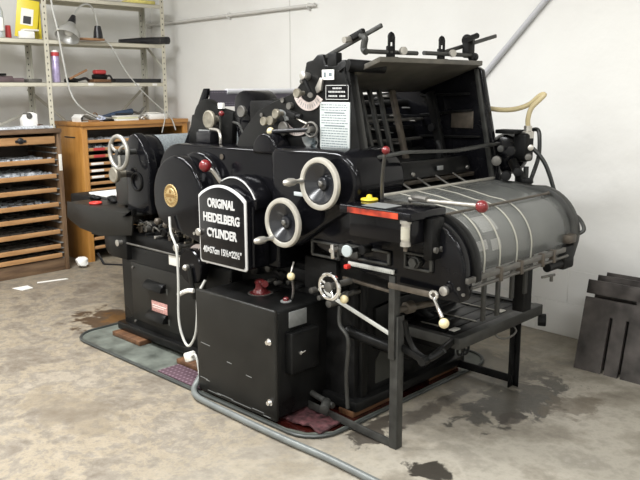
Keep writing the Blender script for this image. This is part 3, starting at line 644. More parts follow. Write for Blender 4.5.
# --- gear guard
left = [(-3.50, .99)]+arc(-3.32, 1.03, .185, 170, 92, 8)+[(-2.57, 1.222), (-2.545, 1.205), (-2.545, .66), (-2.98, .66), (-3.05, .72), (-3.35, .74), (-3.48, .84)]
MB().prism(left, 2.355, 2.60, 'y', .022, 3).build('gear_guard_left', 'enamel', P)
right = [(-2.55, 1.222), (-2.52, 1.24)]+[(-2.2, 1.245)]+arc(-2.155, 1.108, .138, 88, -60, 14)+[(-2.36, .81), (-2.44, .79), (-2.55, .79)]
MB().prism(right, 2.31, 2.64, 'y', .03, 4).build('gear_guard_right', 'enamel', P)
MB().prism(arc(-2.625, 1.215, .082, 175, 5, 12)+[(-2.543, 1.20), (-2.707, 1.20)], 2.345, 2.448, 'y', .012, 3).build('guard_hump', 'enamel', P)
MB().prism([(-2.50, 1.215)]+arc(-2.53, 1.18, .12, 60, 5, 8)+[(-2.36, 1.235)], 2.46, 2.52, 'y', .008).build('guard_hump_rear', 'enamel', P)
MB().lathe((-2.94, 2.352, 1.17), (0, -1, 0), [(0, 0), (.012, 0), (.014, .004), (0, .006)], 14).build('filler_screw', 'brown_iron', P)
MB().box(-2.385, -2.33, 2.304, 2.312, 1.035, 1.052, .001).build('maker_tag', 'plate_text', P)
# round cover
cov = arc(-3.195, .955, .212, -12, 180, 28)+[(-3.405, .895), (-3.37, .825), (-3.32, .795), (-3.02, .735), (-2.985, .75)]
rc = MB().prism(cov, 2.25, 2.40, 'y', .026, 4).build('round_gear_cover', 'enamel', P)
cov2 = arc(-3.10, .99, .20, 5, 175, 22)+[(-3.29, .75), (-2.90, .75)]
MB().prism(cov2, 2.31, 2.40, 'y', .02, 4).build('rear_cover_hump', 'enamel', P)
em = MB().lathe((-3.24, 2.25, .958), (0, -1, 0), [(0, -.002), (.058, -.002), (.060, .002), (.056, .005), (.053, .003), (.040, .003), (.038, .005), (0, .006)], 40).build('brass_emblem', 'gold', P)
mb = MB()
for k in range(24):
    a = 2*PI*k/24; mb.box(-.003, .003, -.0015, 0, -.006, .006, 0, T=Matrix.Translation((-3.24+.0465*math.cos(a), 2.2475, .958+.0465*math.sin(a))) @ Matrix.Rotation(-a+PI/2, 4, 'Y'))
mb.box(-3.275, -3.205, 2.2425, 2.2445, .95, .966, 0).sph((-3.24, 2.245, .980), .011, (1, .2, 1)).sph((-3.24, 2.245, .938), .010, (1.2, .2, .8))
mb.build('emblem_relief', 'gold_dark', em)
MB().cyl((-3.05, 2.244, .785), (-3.05, 2.25, .785), .008, seg=14).build('cover_screw', 'steel', rc)
# red ball lever
MB().tube([(-2.90, 2.33, 1.02), (-2.93, 2.29, 1.10), (-2.942, 2.27, 1.115)], .011, 10).build('red_lever', 'steel', P)
MB().sph((-2.945, 2.25, 1.133), .030).build('red_lever_ball', 'red_ball', P)
# name door
dx0, dx1, dz0, dz1 = -2.935, -2.592, .672, .995
def doorpts(i=0.0):
    n = 14; top = []
    for k in range(n+1):
        u = k/n; top.append((dx1-i-(dx1-dx0-2*i)*u, dz1-i*.6+.060*math.sin(PI*u)**.8-i*.4))
    return [(dx0+i+.01, dz0+i), (dx1-i-.01, dz0+i), (dx1-i, dz0+i+.01)]+top+[(dx0+i, dz0+i+.01)]
nd = MB().prism(doorpts(), 2.205, 2.345, 'y', .010, 3).build('name_door', 'enamel', P)
MB().prism(doorpts(-.004), 2.196, 2.206, 'y', .004, 2).build('door_rim', 'letter', nd, label='pale metal rim')
MB().prism(doorpts(.0075), 2.192, 2.1975, 'y', .003, 2).build('door_face', 'enamel', nd)
hump = [(-2.90, .97)]+arc(-2.72, .93, .172, 160, 25, 14)+[(-2.575, .95)]
dh = MB().prism(hump, 2.24, 2.345, 'y', .012, 3).build('door_hood', 'enamel', P)
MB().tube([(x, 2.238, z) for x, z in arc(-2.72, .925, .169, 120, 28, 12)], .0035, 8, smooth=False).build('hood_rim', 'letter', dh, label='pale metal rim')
MB().cyl((-2.583, 2.235, .69), (-2.583, 2.235, .97), .008, seg=12).build('door_hinge', 'enamel', nd)
cx = (dx0+dx1)/2
for txt, z, w, s in (('ORIGINAL', .968, .200, .058), ('HEIDELBERG', .897, .268, .058), ('CYLINDER', .824, .222, .058), ('40×57cm 15½×22½"', .738, .285, .044)):
    text_obj('raised_lettering', txt, s, (cx+.004, 2.190, z), 'letter', nd, w, .0015, bold=.0020 if s > .05 else .0008)
MB().lathe((-2.94, 2.20, .815), (0, -1, 0), [(0, -.03), (.009, -.03), (.009, 0), (.017, .002), (.019, .010), (.016, .016), (0, .018)], 20).build('door_knob', 'steel', nd)
# handwheels
def handwheel(c, R, ha):
    x, y, z = c
    w = MB().lathe(c, (0, -1, 0), [(R-.024, .012), (R-.021, .019), (R-.012, .021), (R-.003, .018), (R, .010), (R, .002), (R-.006, 0), (R-.020, 0), (R-.024, .012)], 56).build('handwheel', 'ring', P, label='nickel-rimmed handwheel with black dished centre')
    MB().lathe((x, y, z), (0, -1, 0), [(R-.0225, .012), (R-.03, .013), (R*.3, -.014), (.030, -.016), (.026, -.004), (.018, .0), (0, .0)], 56).build('dish', 'dish', w)
    MB().lathe((x, y, z), (0, -1, 0), [(0, -.07), (.035, -.07), (.05, -.02), (.0, -.018)], 20).build('hub_boss', 'enamel', w)
    MB().lathe((x, y-.000, z), (0, -1, 0), [(.013, -.002), (.013, .006), (.008, .010), (0, .010)], 6).build('hub_nut', 'grey_iron', w)
    hx = x+(R-.012)*math.cos(ha); hz = z+(R-.012)*math.sin(ha)
    MB().lathe((hx, y-.02, hz), (0, -1, 0), [(.010, -.02), (.014, 0), (.009, .012), (.009, .03), (.016, .045), (.018, .07), (.012, .095), (.005, .102), (0, .103)], 20).build('wheel_handle', 'steel', w)
    return w
handwheel((-2.165, 2.25, 1.110), .111, PI*.98)
handwheel((-2.375, 2.235, .923), .110, -PI*.72)
# small crank disc under name door
cw = MB().lathe((-3.165, 2.30, .585), (0, -1, 0), [(0, -.05), (.092, -.05), (.095, -.04), (.095, .0), (.090, .006), (.03, .006), (0, .006)], 36).build('crank_disc', 'enamel', P)
MB().lathe((-3.175, 2.29, .583), (0, -1, 0), [(.016, 0), (.016, .02), (.008, .03), (0, .03)], 16).build('disc_nut', 'steel', cw)
MB().prism(arc(-3.13, .59, .115, 150, 20, 12)+arc(-3.13, .59, .060, 20, 150, 12), 2.335, 2.345, 'y', .001).build('dial_segment', 'pinkish', P)
mb = MB()
for a in range(30, 150, 14): mb.cyl((-3.13+.088*math.cos(math.radians(a)), 2.332, .59+.088*math.sin(math.radians(a))), (-3.13+.088*math.cos(math.radians(a)), 2.336, .59+.088*math.sin(math.radians(a))), .005, seg=8)
mb.build('dial_holes', 'hole', P, kind='stuff')
MB().bar((-3.155, 2.285, .58), (-3.12, 2.285, .42), .012, .034).build('crank_arm', 'enamel_worn', cw)
MB().tube([(-3.11, 2.275, .47), (-3.15, 2.26, .465), (-3.21, 2.25, .435)], .012, 10).build('crank_handle', 'offwhite', cw)
for k in range(5):
    x = -3.0+k*.1; MB().cyl((x, 2.42, .61+.02*(k % 2)), (x, 2.60, .61+.02*(k % 2)), .018+.006*(k % 3), seg=14, bev=.003).build('linkage_stud', ['iron', 'grey_iron'][k % 2], P)
MB().box(-2.98, -2.30, 2.44, 2.47, .60, .66, .006).build('cross_rail', 'iron', P)

# --- control cabinet
cc = MB().box(-2.895, -2.345, 2.155, 2.50, ZB+.0, .538, .012, 3).build('control_cabinet', 'enamel_worn', P)
cd = MB().box(-2.91, -2.338, 2.135, 2.157, .028, .548, .010, 3).build('cabinet_door', 'cabinet_paint', cc)
for z in (.40, .115):
    MB().lathe((-2.375, 2.135, z), (0, -1, 0), [(.016, 0), (.016, .004), (.008, .006), (.008, .012), (.010, .018), (0, .02)], 16).build('door_latch', 'chrome', cc)
MB().box(-2.346, -2.340, 2.225, 2.335, .45, .522, .001).build('rating_plate', 'label', cc)
MB().box(-2.345, -2.30, 2.20, 2.375, .245, .435, .006, 3).build('switch_box', 'enamel_worn', cc)
MB().lathe((-2.30, 2.25, .34), (1, 0, 0), [(.009, 0), (.009, .008), (0, .01)], 12).bar((-2.294, 2.25, .34), (-2.29, 2.275, .345), .008, .01).build('box_latch', 'chrome', cc)
ml = MB().lathe((-2.64, 2.32, .538), (0, 0, 1), [(0, 0), (.05, 0), (.05, .004), (.036, .005), (.032, .016), (.024, .024), (.022, .042), (.027, .056), (.018, .066), (0, .068)], 28).build('red_rotary_switch', 'red_oxide', cc)
MB().tube([(-2.64, 2.32, .590), (-2.61, 2.31, .597), (-2.575, 2.295, .597)], [.014]*5+[.012]*3+[.016]*6, 12).build('switch_grip', 'red_oxide', ml)
MB().lathe((-2.64, 2.32, .5382), (0, 0, 1), [(0, 0), (.06, 0), (.06, .002), (0, .003)], 28).build('switch_plate', 'grey_iron', cc)
MB().lathe((-2.44, 2.30, .538), (0, 0, 1), [(.026, 0), (.026, .004), (.016, .006), (0, .006)], 20).build('button_plate', 'label', cc)
MB().lathe((-2.44, 2.30, .543), (0, 0, 1), [(.014, 0), (.014, .010), (.010, .015), (0, .016)], 18).build('red_button', 'red_oxide', cc)
mb = MB()
rn = random.Random(3)
for (x, z, l, a) in [(-2.86, .10, .06, -.1), (-2.83, .095, .03, -.1), (-2.78, .045, .1, 0), (-2.70, .05, .12, 0), (-2.58, .045, .14, 0), (-2.46, .05, .08, 0), (-2.40, .04, .05, 0), (-2.52, .20, .04, -.1), (-2.66, .23, .035, -.1), (-2.84, .28, .07, -.15)]:
    mb.box(-l/2, l/2, 2.1338, 2.1352, -.0014, .0014, 0, T=Matrix.Translation((x, 0, z)) @ Matrix.Rotation(-a*.4, 4, 'Y'))
mb.build('paint_scratches', 'label', cd, kind='stuff')

# levers between cabinet and delivery
MB().tube([(-2.44, 2.34, .545), (-2.40, 2.31, .60), (-2.36, 2.265, .665)], .006, 8).build('ivory_lever', 'steel', P)
MB().sph((-2.352, 2.25, .682), .018).build('ivory_lever_knob', 'ivory', P)
MB().tube([(-2.352, 2.25, .70), (-2.365, 2.28, .74)], .004, 8, smooth=False).build('lever_tip', 'steel', P)
MB().tube([(-2.12, 2.34, .63), (-2.06, 2.30, .655), (-2.04, 2.27, .645)], .006, 8).build('ivory_lever', 'dull_steel', P)
MB().sph((-2.035, 2.25, .638), .018).build('ivory_lever_knob', 'ivory', P)
cwh = MB().torus((-2.085, 2.215, .69), (0, -1, 0), .053, .0095, 36, 10).build('chrome_handwheel', 'chrome', P)
MB().lathe((-2.085, 2.215, .69), (0, -1, 0), [(0, -.13), (.014, -.13), (.014, 0), (.02, 0), (.022, .012), (0, .016)], 20).build('hub', 'grey_iron', cwh)
for a in (2.7, 3.3, 5.2): MB().cyl((-2.085, 2.215, .69), (-2.085+.051*math.cos(a), 2.215, .69+.051*math.sin(a)), .006, seg=10).build('spoke', 'chrome', cwh)
MB().bar((-2.27, 2.34, .625), (-1.86, 2.34, .505), .008, .018).build('pale_flat_bar', 'ruler_white', P)
MB().box(-2.40, -2.20, 2.38, 2.47, .60, .75, .008).build('gear_case', 'iron', P)
for x, z, r in ((-2.28, .575, .012), (-2.22, .56, .018), (-2.33, .60, .014), (-2.17, .60, .012)):
    MB().cyl((x, 2.35, z), (x, 2.50, z), r, seg=12, bev=.002).build('linkage_stud', 'grey_iron', P)
MB().tube([(-2.16, 2.36, .56), (-2.15, 2.35, .48), (-2.10, 2.35, .42), (-2.12, 2.36, .25), (-2.12, 2.37, .09)], .009, 8).build('bent_pipe', 'dull_steel', P)
# ------------------------------------------------------------ near side plate with scales
sp_pts = [(-2.96, 1.19), (-2.93, 1.26), (-2.87, 1.32), (-2.78, 1.395), (-2.68, 1.435), (-2.56, 1.472), (-2.52, 1.49), (-2.49, 1.52), (-2.465, 1.555), (-2.45, 1.615), (-2.41, 1.622), (-2.38, 1.645), (-2.345, 1.645), (-2.33, 1.60), (-2.27, 1.595), (-2.235, 1.618), (-2.215, 1.618), (-2.195, 1.59), (-2.115, 1.18), (-2.06, .98), (-2.9, .98)]
SP = MB().prism(sp_pts, 2.45, 2.49, 'y', .008, 2).build('side_plate', 'enamel_worn', P)
MB().prism([(-2.25, 1.605), (-2.21, 1.60), (-2.12, 1.18), (-2.06, .98), (-2.09, .98), (-2.145, 1.18), (-2.25, 1.59)], 2.49, 2.515, 'y', .006).build('plate_flange', 'dull_steel', P)
MB().tube([(-2.245, 2.447, 1.57), (-2.215, 2.447, 1.585), (-2.195, 2.447, 1.50)], .005, 8, smooth=False).build('raised_rib', 'enamel_worn', SP)
MB().cyl((-2.19, 2.44, 1.595), (-2.12, 2.60, 1.585), .026, seg=20, bev=.004).build('pivot_boss', 'iron', P)
# instruction plate etc
ip = MB().box(-2.358, -2.182, 2.444, 2.450, 1.235, 1.44, .001).build('instruction_plate', 'plate_text', SP)
mb = MB(); rn = random.Random(9)
for k in range(17):
    z = 1.428-k*.0112; x = -2.348
    if k in (3, 8): mb.box(-2.33, -2.21, 2.4432, 2.4441, z-.003, z+.002, 0); continue
    while x < -2.20:
        l = rn.uniform(.006, .022); mb.box(x, min(x+l, -2.192), 2.4432, 2.4441, z-.0018, z+.0018, 0); x += l+.004
mb.build('engraved_lines', 'ink_line', ip, kind='stuff')
np_ = MB().box(-2.325, -2.185, 2.444, 2.450, 1.448, 1.515, .001).build('maker_plate', 'enamel', SP)
mb = MB().box(-2.322, -2.188, 2.4434, 2.4442, 1.510, 1.5125, 0).box(-2.322, -2.188, 2.4434, 2.4442, 1.4505, 1.453, 0).box(-2.322, -2.3195, 2.4434, 2.4442, 1.45, 1.512, 0).box(-2.1905, -2.188, 2.4434, 2.4442, 1.45, 1.512, 0)
for z, a, c in ((1.499, -2.28, -2.23), (1.484, -2.305, -2.205), (1.466, -2.305, -2.255), (1.466, -2.24, -2.205)):
    x = a
    while x < c-.004: mb.box(x, x+.006, 2.4434, 2.4442, z-.0035, z+.0035, 0); x += .009
mb.build('plate_lettering', 'letter', np_)
MB().box(-2.345, -2.275, 2.444, 2.449, 1.535, 1.578, .001).box(-2.335, -2.32, 2.4432, 2.4442, 1.545, 1.568, 0, mi=1).box(-2.305, -2.285, 2.4432, 2.4442, 1.55, 1.566, 0, mi=1).build('paper_sticker', ['white', 'ink_line'], SP)
def scale_arc(cx, cz, r0, r1, a0, a1, m='pinkish', lab=None):
    s = MB().prism(arc(cx, cz, r1, a0, a1, 14)+arc(cx, cz, r0, a1, a0, 14), 2.444, 2.450, 'y', 0).build('scale_arc', m, SP)
    mb = MB()
    for k in range(1, 12):
        a = math.radians(a0+(a1-a0)*k/12); rr = (r0+r1)/2
        mb.box(-.0012, .0012, 2.4432, 2.444, -(r1-r0)*.25, (r1-r0)*.25, 0, T=Matrix.Translation((cx+rr*math.cos(a), 0, cz+rr*math.sin(a))) @ Matrix.Rotation(PI/2-a, 4, 'Y'))
    mb.build('scale_marks', 'ink_line', s, kind='stuff')
def knob(x, z, r, y=2.44, out=.05, m='dull_brass', L=None):
    k = MB().lathe((x, y-out, z), (0, -1, 0), [(0, -out), (.010, -out), (.010, 0), (r*.9, .001), (r, .004), (r, .016), (r*.9, .019), (r*.5, .016), (0, .018)], 26).build('adjusting_knob', m, P)
    return k
scale_arc(-2.43, 1.50, .062, .100, 205, 330)
knob(-2.455, 1.478, .021, out=.03); MB().cyl((-2.435, 2.45, 1.55), (-2.435, 2.41, 1.555), .018, seg=18, bev=.003).build('pivot_stud', 'steel', P)
MB().bar((-2.44, 2.42, 1.55), (-2.39, 2.42, 1.47), .012, .02).build('pointer_arm', 'iron', P)
MB().cyl((-2.40, 2.43, 1.47), (-2.375, 2.40, 1.47), .012, seg=12).build('small_stud', 'grey_iron', P)
MB().prism([(-2.38, 1.50), (-2.35, 1.545), (-2.335, 1.54), (-2.345, 1.49), (-2.37, 1.478)], 2.435, 2.45, 'y', .002).build('pointer_lug', 'steel', P)
scale_arc(-2.62, 1.345, .035, .058, 10, 170, 'label'); knob(-2.68, 1.348, .021, out=.03); knob(-2.645, 1.352, .022, out=.02)
scale_arc(-2.51, 1.40, .085, .115, 225, 320)
knob(-2.595, 1.385, .022, out=.03); MB().bar((-2.53, 2.41, 1.39), (-2.47, 2.41, 1.375), .03, .03, .008).cyl((-2.47, 2.41, 1.375), (-2.44, 2.41, 1.375), .012, seg=12).build('latch_body', 'iron', P)
MB().cyl((-2.545, 2.45, 1.42), (-2.545, 2.43, 1.42), .016, seg=16).build('pivot_stud', 'grey_iron', P)
scale_arc(-2.42, 1.29, .0, .055, 190, 330, 'label'); scale_arc(-2.46, 1.27, .05, .085, -50, 35, 'label')
knob(-2.57, 1.318, .032, out=.008, m='grey_iron')
MB().cyl((-2.62, 2.40, 1.303), (-2.40, 2.42, 1.318), .010, seg=14).build('black_lever_rod', 'black_plastic', P)
MB().sph((-2.635, 2.40, 1.303), .0185).build('ivory_lever_knob', 'ivory', P)
MB().torus((-2.395, 2.425, 1.318), (.2, -1, 0), .032, .006, 26, 8).cyl((-2.40, 2.41, 1.318), (-2.395, 2.45, 1.318), .016, seg=16).build('lever_ring', 'grey_iron', P)
MB().tube([(-2.405, 2.41, 1.345), (-2.44, 2.41, 1.355), (-2.475, 2.41, 1.37)], .005, 8).build('small_lever', 'steel', P)
MB().lathe((-2.60, 2.446, 1.445), (0, -1, 0), [(.012, 0), (.012, .004), (.007, .004), (0, .001)], 16).build('plate_bolt', 'grey_iron', SP)
for x, z in ((-2.475, 1.53), (-2.75, 1.375)): MB().lathe((x, 2.448, z), (0, -1, 0), [(.010, 0), (.010, .004), (0, .006)], 14).build('plate_bolt', 'grey_iron', SP)
# top bar of the side plate
MB().bar((-2.36, 2.47, 1.628), (-2.015, 2.45, 1.748), .014, .018).build('raised_top_bar', 'dull_steel', P)
MB().box(-2.32, -2.265, 2.45, 2.49, 1.59, 1.65, .006).build('bar_bracket', 'iron', P)
MB().bar((-2.185, 2.445, 1.70), (-2.105, 2.445, 1.73), .024, .026, .005).build('bar_clamp', 'iron', P)
MB().cyl((-2.175, 2.44, 1.70), (-2.175, 2.40, 1.695), .013, seg=14).build('clamp_knob', 'steel', P)
MB().tube([(-2.12, 2.445, 1.715), (-2.095, 2.44, 1.70), (-2.10, 2.44, 1.675), (-2.10, 2.44, 1.655), (-2.08, 2.43, 1.645)], .014, 10).build('hooked_arm', 'dull_steel', P)
MB().cyl((-2.09, 2.43, 1.648), (-2.09, 2.79, 1.650), .0095, seg=14).build('cross_rod', 'dull_steel', P)
MB().cyl((-2.075, 2.82, 1.652), (-2.075, 3.20, 1.652), .0095, seg=14).build('cross_rod', 'dull_steel', P)
for y in (2.60, 2.97):
    s = MB().box(-2.094, -2.082, y-.026, y+.026, 1.62, 1.675, .004).torus((-2.085, y, 1.712), (1, 0, 0), .016, .006, 16, 6).box(-2.088, -2.080, y-.022, y-.009, 1.62, 1.715, .002).box(-2.088, -2.080, y+.009, y+.022, 1.62, 1.715, .002).box(-2.088, -2.080, y-.02, y+.02, 1.70, 1.722, .004).box(-2.09, -2.065, y-.03, y+.03, 1.608, 1.63, .004)
    s.build('slotted_bracket', 'iron', P)
    MB().lathe((-2.06, y+.045, 1.655), (1, -.4, 0), [(0, -.02), (.008, -.02), (.008, 0), (.017, .002), (.017, .016), (0, .018)], 16).build('thumb_nut', 'steel', P)
MB().bar((-2.12, 3.00, 1.655), (-2.10, 3.46, 1.755), .014, .018).build('raised_far_bar', 'dull_steel', P)
MB().torus((-2.09, 3.19, 1.72), (0, 1, .3), .022, .010, 18, 8).box(-2.11, -2.07, 3.17, 3.23, 1.64, 1.74, .01).cyl((-2.07, 3.14, 1.72), (-2.07, 3.24, 1.745), .014, seg=12).build('far_bar_clamp', 'iron', P)
MB().cyl((-2.075, 3.20, 1.645), (-2.075, 3.24, 1.645), .020, seg=16, bev=.004).build('rod_end_clamp', 'iron', P)
# roof
MB().prism([(-2.055, 1.628), (-2.055, 1.606), (-2.43, 1.478), (-2.43, 1.500)], 2.49, 3.275, 'y', .002).build('sloping_top_board', 'roof_under', P)
# far side plate
MB().prism([(-2.43, 1.50), (-2.085, 1.60), (-2.06, 1.585), (-1.935, 1.04), (-2.9, 1.04), (-2.9, 1.45)], 3.275, 3.31, 'y', .006).build('far_side_plate', 'enamel', P)
MB().prism([(-2.10, 1.59), (-2.075, 1.59), (-1.955, 1.04), (-1.985, 1.04)], 3.265, 3.31, 'y', .005).build('far_plate_flange', 'dull_steel', P)
for (a, b_) in [((-2.42, 1.25), (-2.03, 1.26)), ((-2.42, 1.46), (-2.10, 1.47)), ((-2.42, 1.36), (-2.08, 1.39))]:
    MB().bar((a[0], 3.27, a[1]), (b_[0]-.02, 3.27, b_[1]), .02, .012, .003).build('plate_rib', 'enamel_worn', P)
MB().bar((-2.33, 3.23, 1.48), (-2.22, 3.23, 1.06), .03, .045, .004).build('far_guide_post', 'enamel_worn', P)
MB().box(-2.225, -2.095, 3.269, 3.274, 1.30, 1.385, .001).build('dark_name_plate', 'brown_iron', P)
# inking unit: slanting guides, rollers, backing
for y in (2.60, 2.66, 2.73, 2.80, 2.87, 2.97):
    w = .02 if y < 2.9 else .034
    MB().bar((-2.375, y, 1.49), (-2.27, y, 1.13), w, .02, .003).build('slanting_guide', ['dull_steel', 'brown_iron'][y > 2.9], P)
mb = MB()
for k, (x, z, r, m) in enumerate([(-2.52, 1.42, .035, 'iron'), (-2.56, 1.34, .045, 'black_rubber'), (-2.48, 1.29, .03, 'iron'), (-2.50, 1.20, .05, 'black_rubber'), (-2.40, 1.18, .03, 'iron'), (-2.62, 1.45, .03, 'iron')]):
    MB().cyl((x, 2.52, z), (x, 3.325, z), r*.55, seg=28).build('ink_roller', m, P)
rn = random.Random(21)
for k in range(34):
    y = 2.56+rn.uniform(0, .6); z = 1.22+rn.uniform(0, .24); x = -2.44+rn.uniform(-.04, .03)
    MB().cyl((x, y, z), (x+.05, y, z), rn.uniform(.004, .010), seg=10).build('roller_stud', rn.choice(['iron', 'grey_iron', 'iron', 'dull_steel']), P)
for z in (1.34, 1.24): MB().cyl((-2.41, 2.53, z), (-2.41, 3.32, z), .008, seg=10).build('tie_rod', 'grey_iron', P)
MB().lathe((-2.30, 3.32, 1.30), (0, -1, 0), [(0, 0), (.045, 0), (.045, .02), (.02, .025), (.02, .12), (0, .12)], 24).build('far_boss', 'iron', P)
MB().tube([(-2.18, 3.10, 1.14), (-2.17, 3.10, 1.20), (-2.19, 3.10, 1.24)], .016, 10).build('hook_guide', 'iron', P)
MB().box(-2.9, -2.66, 2.5, 3.33, 1.0, 1.44, .01).build('backing_casting', 'iron', P)
MB().box(-2.66, -2.03, 2.5, 3.27, .98, 1.05, .01).build('feeder_bed', 'iron', P)
# curved cross bar and inner panel
cbp = [(-2.07, 2.50, 1.208), (-2.0, 2.60, 1.228), (-1.99, 2.96, 1.213), (-1.975, 3.31, 1.228)]
mb = MB()
for a, b_ in zip(cbp, cbp[1:]):
    d = (Vector(b_)-Vector(a)).normalized()*.004; mb.bar(Vector(a)-d, Vector(b_)+d, .032, .014, .002)
mb.build('curved_cross_bar', 'dull_steel', P)
pn = MB().prism([(-2.10, 1.09), (-2.06, 1.095), (-2.09, 1.17), (-2.13, 1.165)], 2.60, 3.22, 'y', .004).build('inner_cover_panel', 'enamel_worn', P)
for y in (2.74, 3.18): MB().cyl((-2.055, y, 1.115), (-2.065, y, 1.117), .009, seg=12).build('panel_screw', 'steel', pn)
MB().box(-2.066, -2.056, 2.93, 2.97, 1.12, 1.14, .001).build('panel_label', 'label', pn)
MB().box(-2.13, -2.08, 2.56, 3.28, 1.065, 1.085, .003).build('panel_ledge', 'brown_iron', P)

# ------------------------------------------------------------ delivery
ND = [(-2.35, 1.0), (-1.80, 1.0), (-1.72, 1.01)]+arc(-1.70, .82, .19, 80, 0, 10)+[(-1.508, .74), (-1.515, .710), (-1.535, .70), (-1.66, .698), (-2.0, .735), (-2.25, .80), (-2.35, .84)]
MB().prism(ND, 2.335, 2.40, 'y', .016, 3).build('near_delivery_plate', 'enamel', P)
MB().prism([(-1.9, 1.025), (-1.72, 1.03)]+arc(-1.70, .82, .205, 80, 0, 10)+[(-1.495, .775), (-1.53, .775), (-1.53, .82)]+arc(-1.70, .82, .17, 0, 80, 10)+[(-1.9, .99)], 2.395, 2.435, 'y', .006).build('near_rim', 'enamel_worn', P)
prof = [(-1.98, 1.052), (-1.85, 1.038), (-1.76, 1.020)]+arc(-1.735, .835, .182, 80, 0, 14)+[(-1.555, .78), (-1.565, .73)]
MB().sweep(prof, 2.43, 3.265, .006).build('clear_delivery_cover', 'glass_cover', P, label='scratched grey see-through curved cover')
prof_in = [(-1.98, 1.030), (-1.85, 1.015), (-1.76, .995)]+arc(-1.735, .83, .158, 78, 0, 12)+[(-1.58, .78)]
MB().sweep(prof_in, 2.45, 3.26, .004).build('delivery_drum', 'sheet_bed', P)
tp = [(-1.98, 1.060), (-1.85, 1.046), (-1.76, 1.028)]+arc(-1.735, .835, .190, 80, 0, 14)+[(-1.547, .78)]
for y in (2.53, 2.645, 2.78, 2.90):
    MB().sweep(tp, y-.005, y+.005, .002).build('tape', 'tape', P)
for (y0, y1, a0, a1) in [(2.46, 2.53, 56, 34), (2.60, 2.72, 50, 22), (2.46, 2.60, 12, -2), (2.63, 2.70, 10, -6)]:
    ps = arc(-1.735, .83, .165, a0+14, a1+14, 5); MB().sweep(ps, y0, y1, .0015).build('white_packing_sheet', 'white', P)
MB().cyl((-1.655, 2.41, 1.018), (-1.655, 3.24, 1.018), .006, seg=12).sph((-1.655, 3.24, 1.018), .008).build('cover_rod', 'brown_iron', P)
MB().bar((-1.975, 2.43, 1.062), (-1.965, 3.32, 1.062), .012, .012, .003).build('front_guide_rod', 'ring', P)
for y in (2.62, 2.76, 2.90, 3.04): MB().tube([(-1.97, y, 1.062), (-2.02, y, 1.085), (-2.05, y, 1.10)], .005, 8).build('sheet_finger', 'grey_iron', P)
FD = [(-2.05, 1.055), (-1.86, 1.05), (-1.76, 1.042)]+arc(-1.73, .835, .212, 82, -10, 14)+[(-1.54, .72), (-1.60, .70), (-1.63, .74), (-1.57, .80)]+arc(-1.73, .83, .165, 0, 78, 10)+[(-1.86, 1.0), (-2.05, 1.0)]
MB().prism(FD, 3.265, 3.31, 'y', .008, 2).build('far_delivery_plate', 'dull_steel', P)
FD2 = [(-2.05, 1.03), (-1.86, 1.025), (-1.76, 1.015)]+arc(-1.73, .83, .185, 78, -10, 14)+[(-1.60, .72), (-1.9, .74), (-2.05, .8)]
MB().prism(FD2, 3.305, 3.335, 'y', .008, 2).build('far_outer_plate', 'enamel', P)
MB().tube([(-1.58, 3.325, .925), (-1.535, 3.325, .90), (-1.505, 3.315, .855), (-1.53, 3.30, .83)], .009, 8).build('far_handle', 'dull_steel', P)
MB().box(-1.56, -1.515, 3.20, 3.27, .80, .84, .008).build('far_bearing_block', 'brown_iron', P)
MB().box(-1.59, -1.525, 3.18, 3.28, .68, .79, .012).cyl((-1.55, 3.06, .71), (-1.55, 3.27, .71), .020, seg=16).build('far_link_casting', 'iron', P)
# delivery cross bars
MB().bar((-1.505, 2.345, .79), (-1.505, 3.13, .79), .016, .022, .003).build('delivery_cross_bar', 'grey_iron', P)
MB().cyl((-1.505, 2.38, .757), (-1.505, 3.16, .757), .007, seg=12).build('delivery_cross_rod', 'grey_iron', P)
for y in (2.58, 2.74, 2.92, 3.02): MB().box(-1.518, -1.492, y-.010, y+.010, .748, .806, .003).build('bar_clip', 'brown_iron', P)
for y in (2.63, 2.74, 2.855, 2.97): MB().box(-1.61, -1.597, y-.012, y+.012, .55 if y < 2.85 else .60, .76, .002).build('sheet_guide_strip', 'dull_steel', P)
MB().box(-1.68, -1.62, 3.0, 3.07, .50, .80, .005).build('jogger_block', 'iron', P)
MB().bar((-1.53, 2.98, .685), (-1.53, 3.10, .675), .01, .012).cyl((-1.53, 3.07, .65), (-1.53, 3.07, .68), .008, seg=10).build('small_side_arm', 'grey_iron', P)
# slot plates, ruler, knobs on near plate
def slot_frame(x0, x1, z0, z1, name, m='dull_steel'):
    t_ = .010
    MB().box(x0, x1, 2.322, 2.337, z1-t_, z1, .003).box(x0, x1, 2.322, 2.337, z0, z0+t_, .003).box(x0, x0+t_, 2.322, 2.337, z0, z1, .003).box(x1-t_*1.4, x1, 2.322, 2.337, z0, z1, .003).build(name, m, P)
slot_frame(-1.785, -1.648, .80, .868, 'hex_slot_frame', 'dull_steel')
MB().cyl((-1.725, 2.337, .834), (-1.725, 2.312, .834), .024, seg=24, bev=.003).lathe((-1.725, 2.312, .834), (0, -1, 0), [(.020, 0), (.020, .014), (0, .014)], 6).build('hex_bolt', 'dull_steel', P)
slot_frame(-2.30, -2.13, .775, .845, 'adjusting_slot_frame'); slot_frame(-2.10, -1.855, .795, .855, 'adjusting_slot_frame')
MB().box(-2.13, -2.02, 2.315, 2.34, .80, .85, .006).build('slide_block', 'dull_steel', P)
MB().cyl((-2.14, 2.34, .825), (-2.14, 2.28, .825), .010, seg=12).bar((-2.14, 2.29, .85), (-2.13, 2.285, .79), .01, .018).build('wing_nut', 'steel', P)
MB().cyl((-2.0, 2.32, .848), (-1.985, 2.22, .855), .010, seg=14).build('knob_stem', 'iron', P)
MB().lathe((-1.985, 2.215, .857), (0.15, -1, 0), [(0, -.015), (.014, -.015), (.023, 0), (.025, .006), (.022, .011), (0, .013)], 32).build('white_plastic_knob', 'white_knob', P)
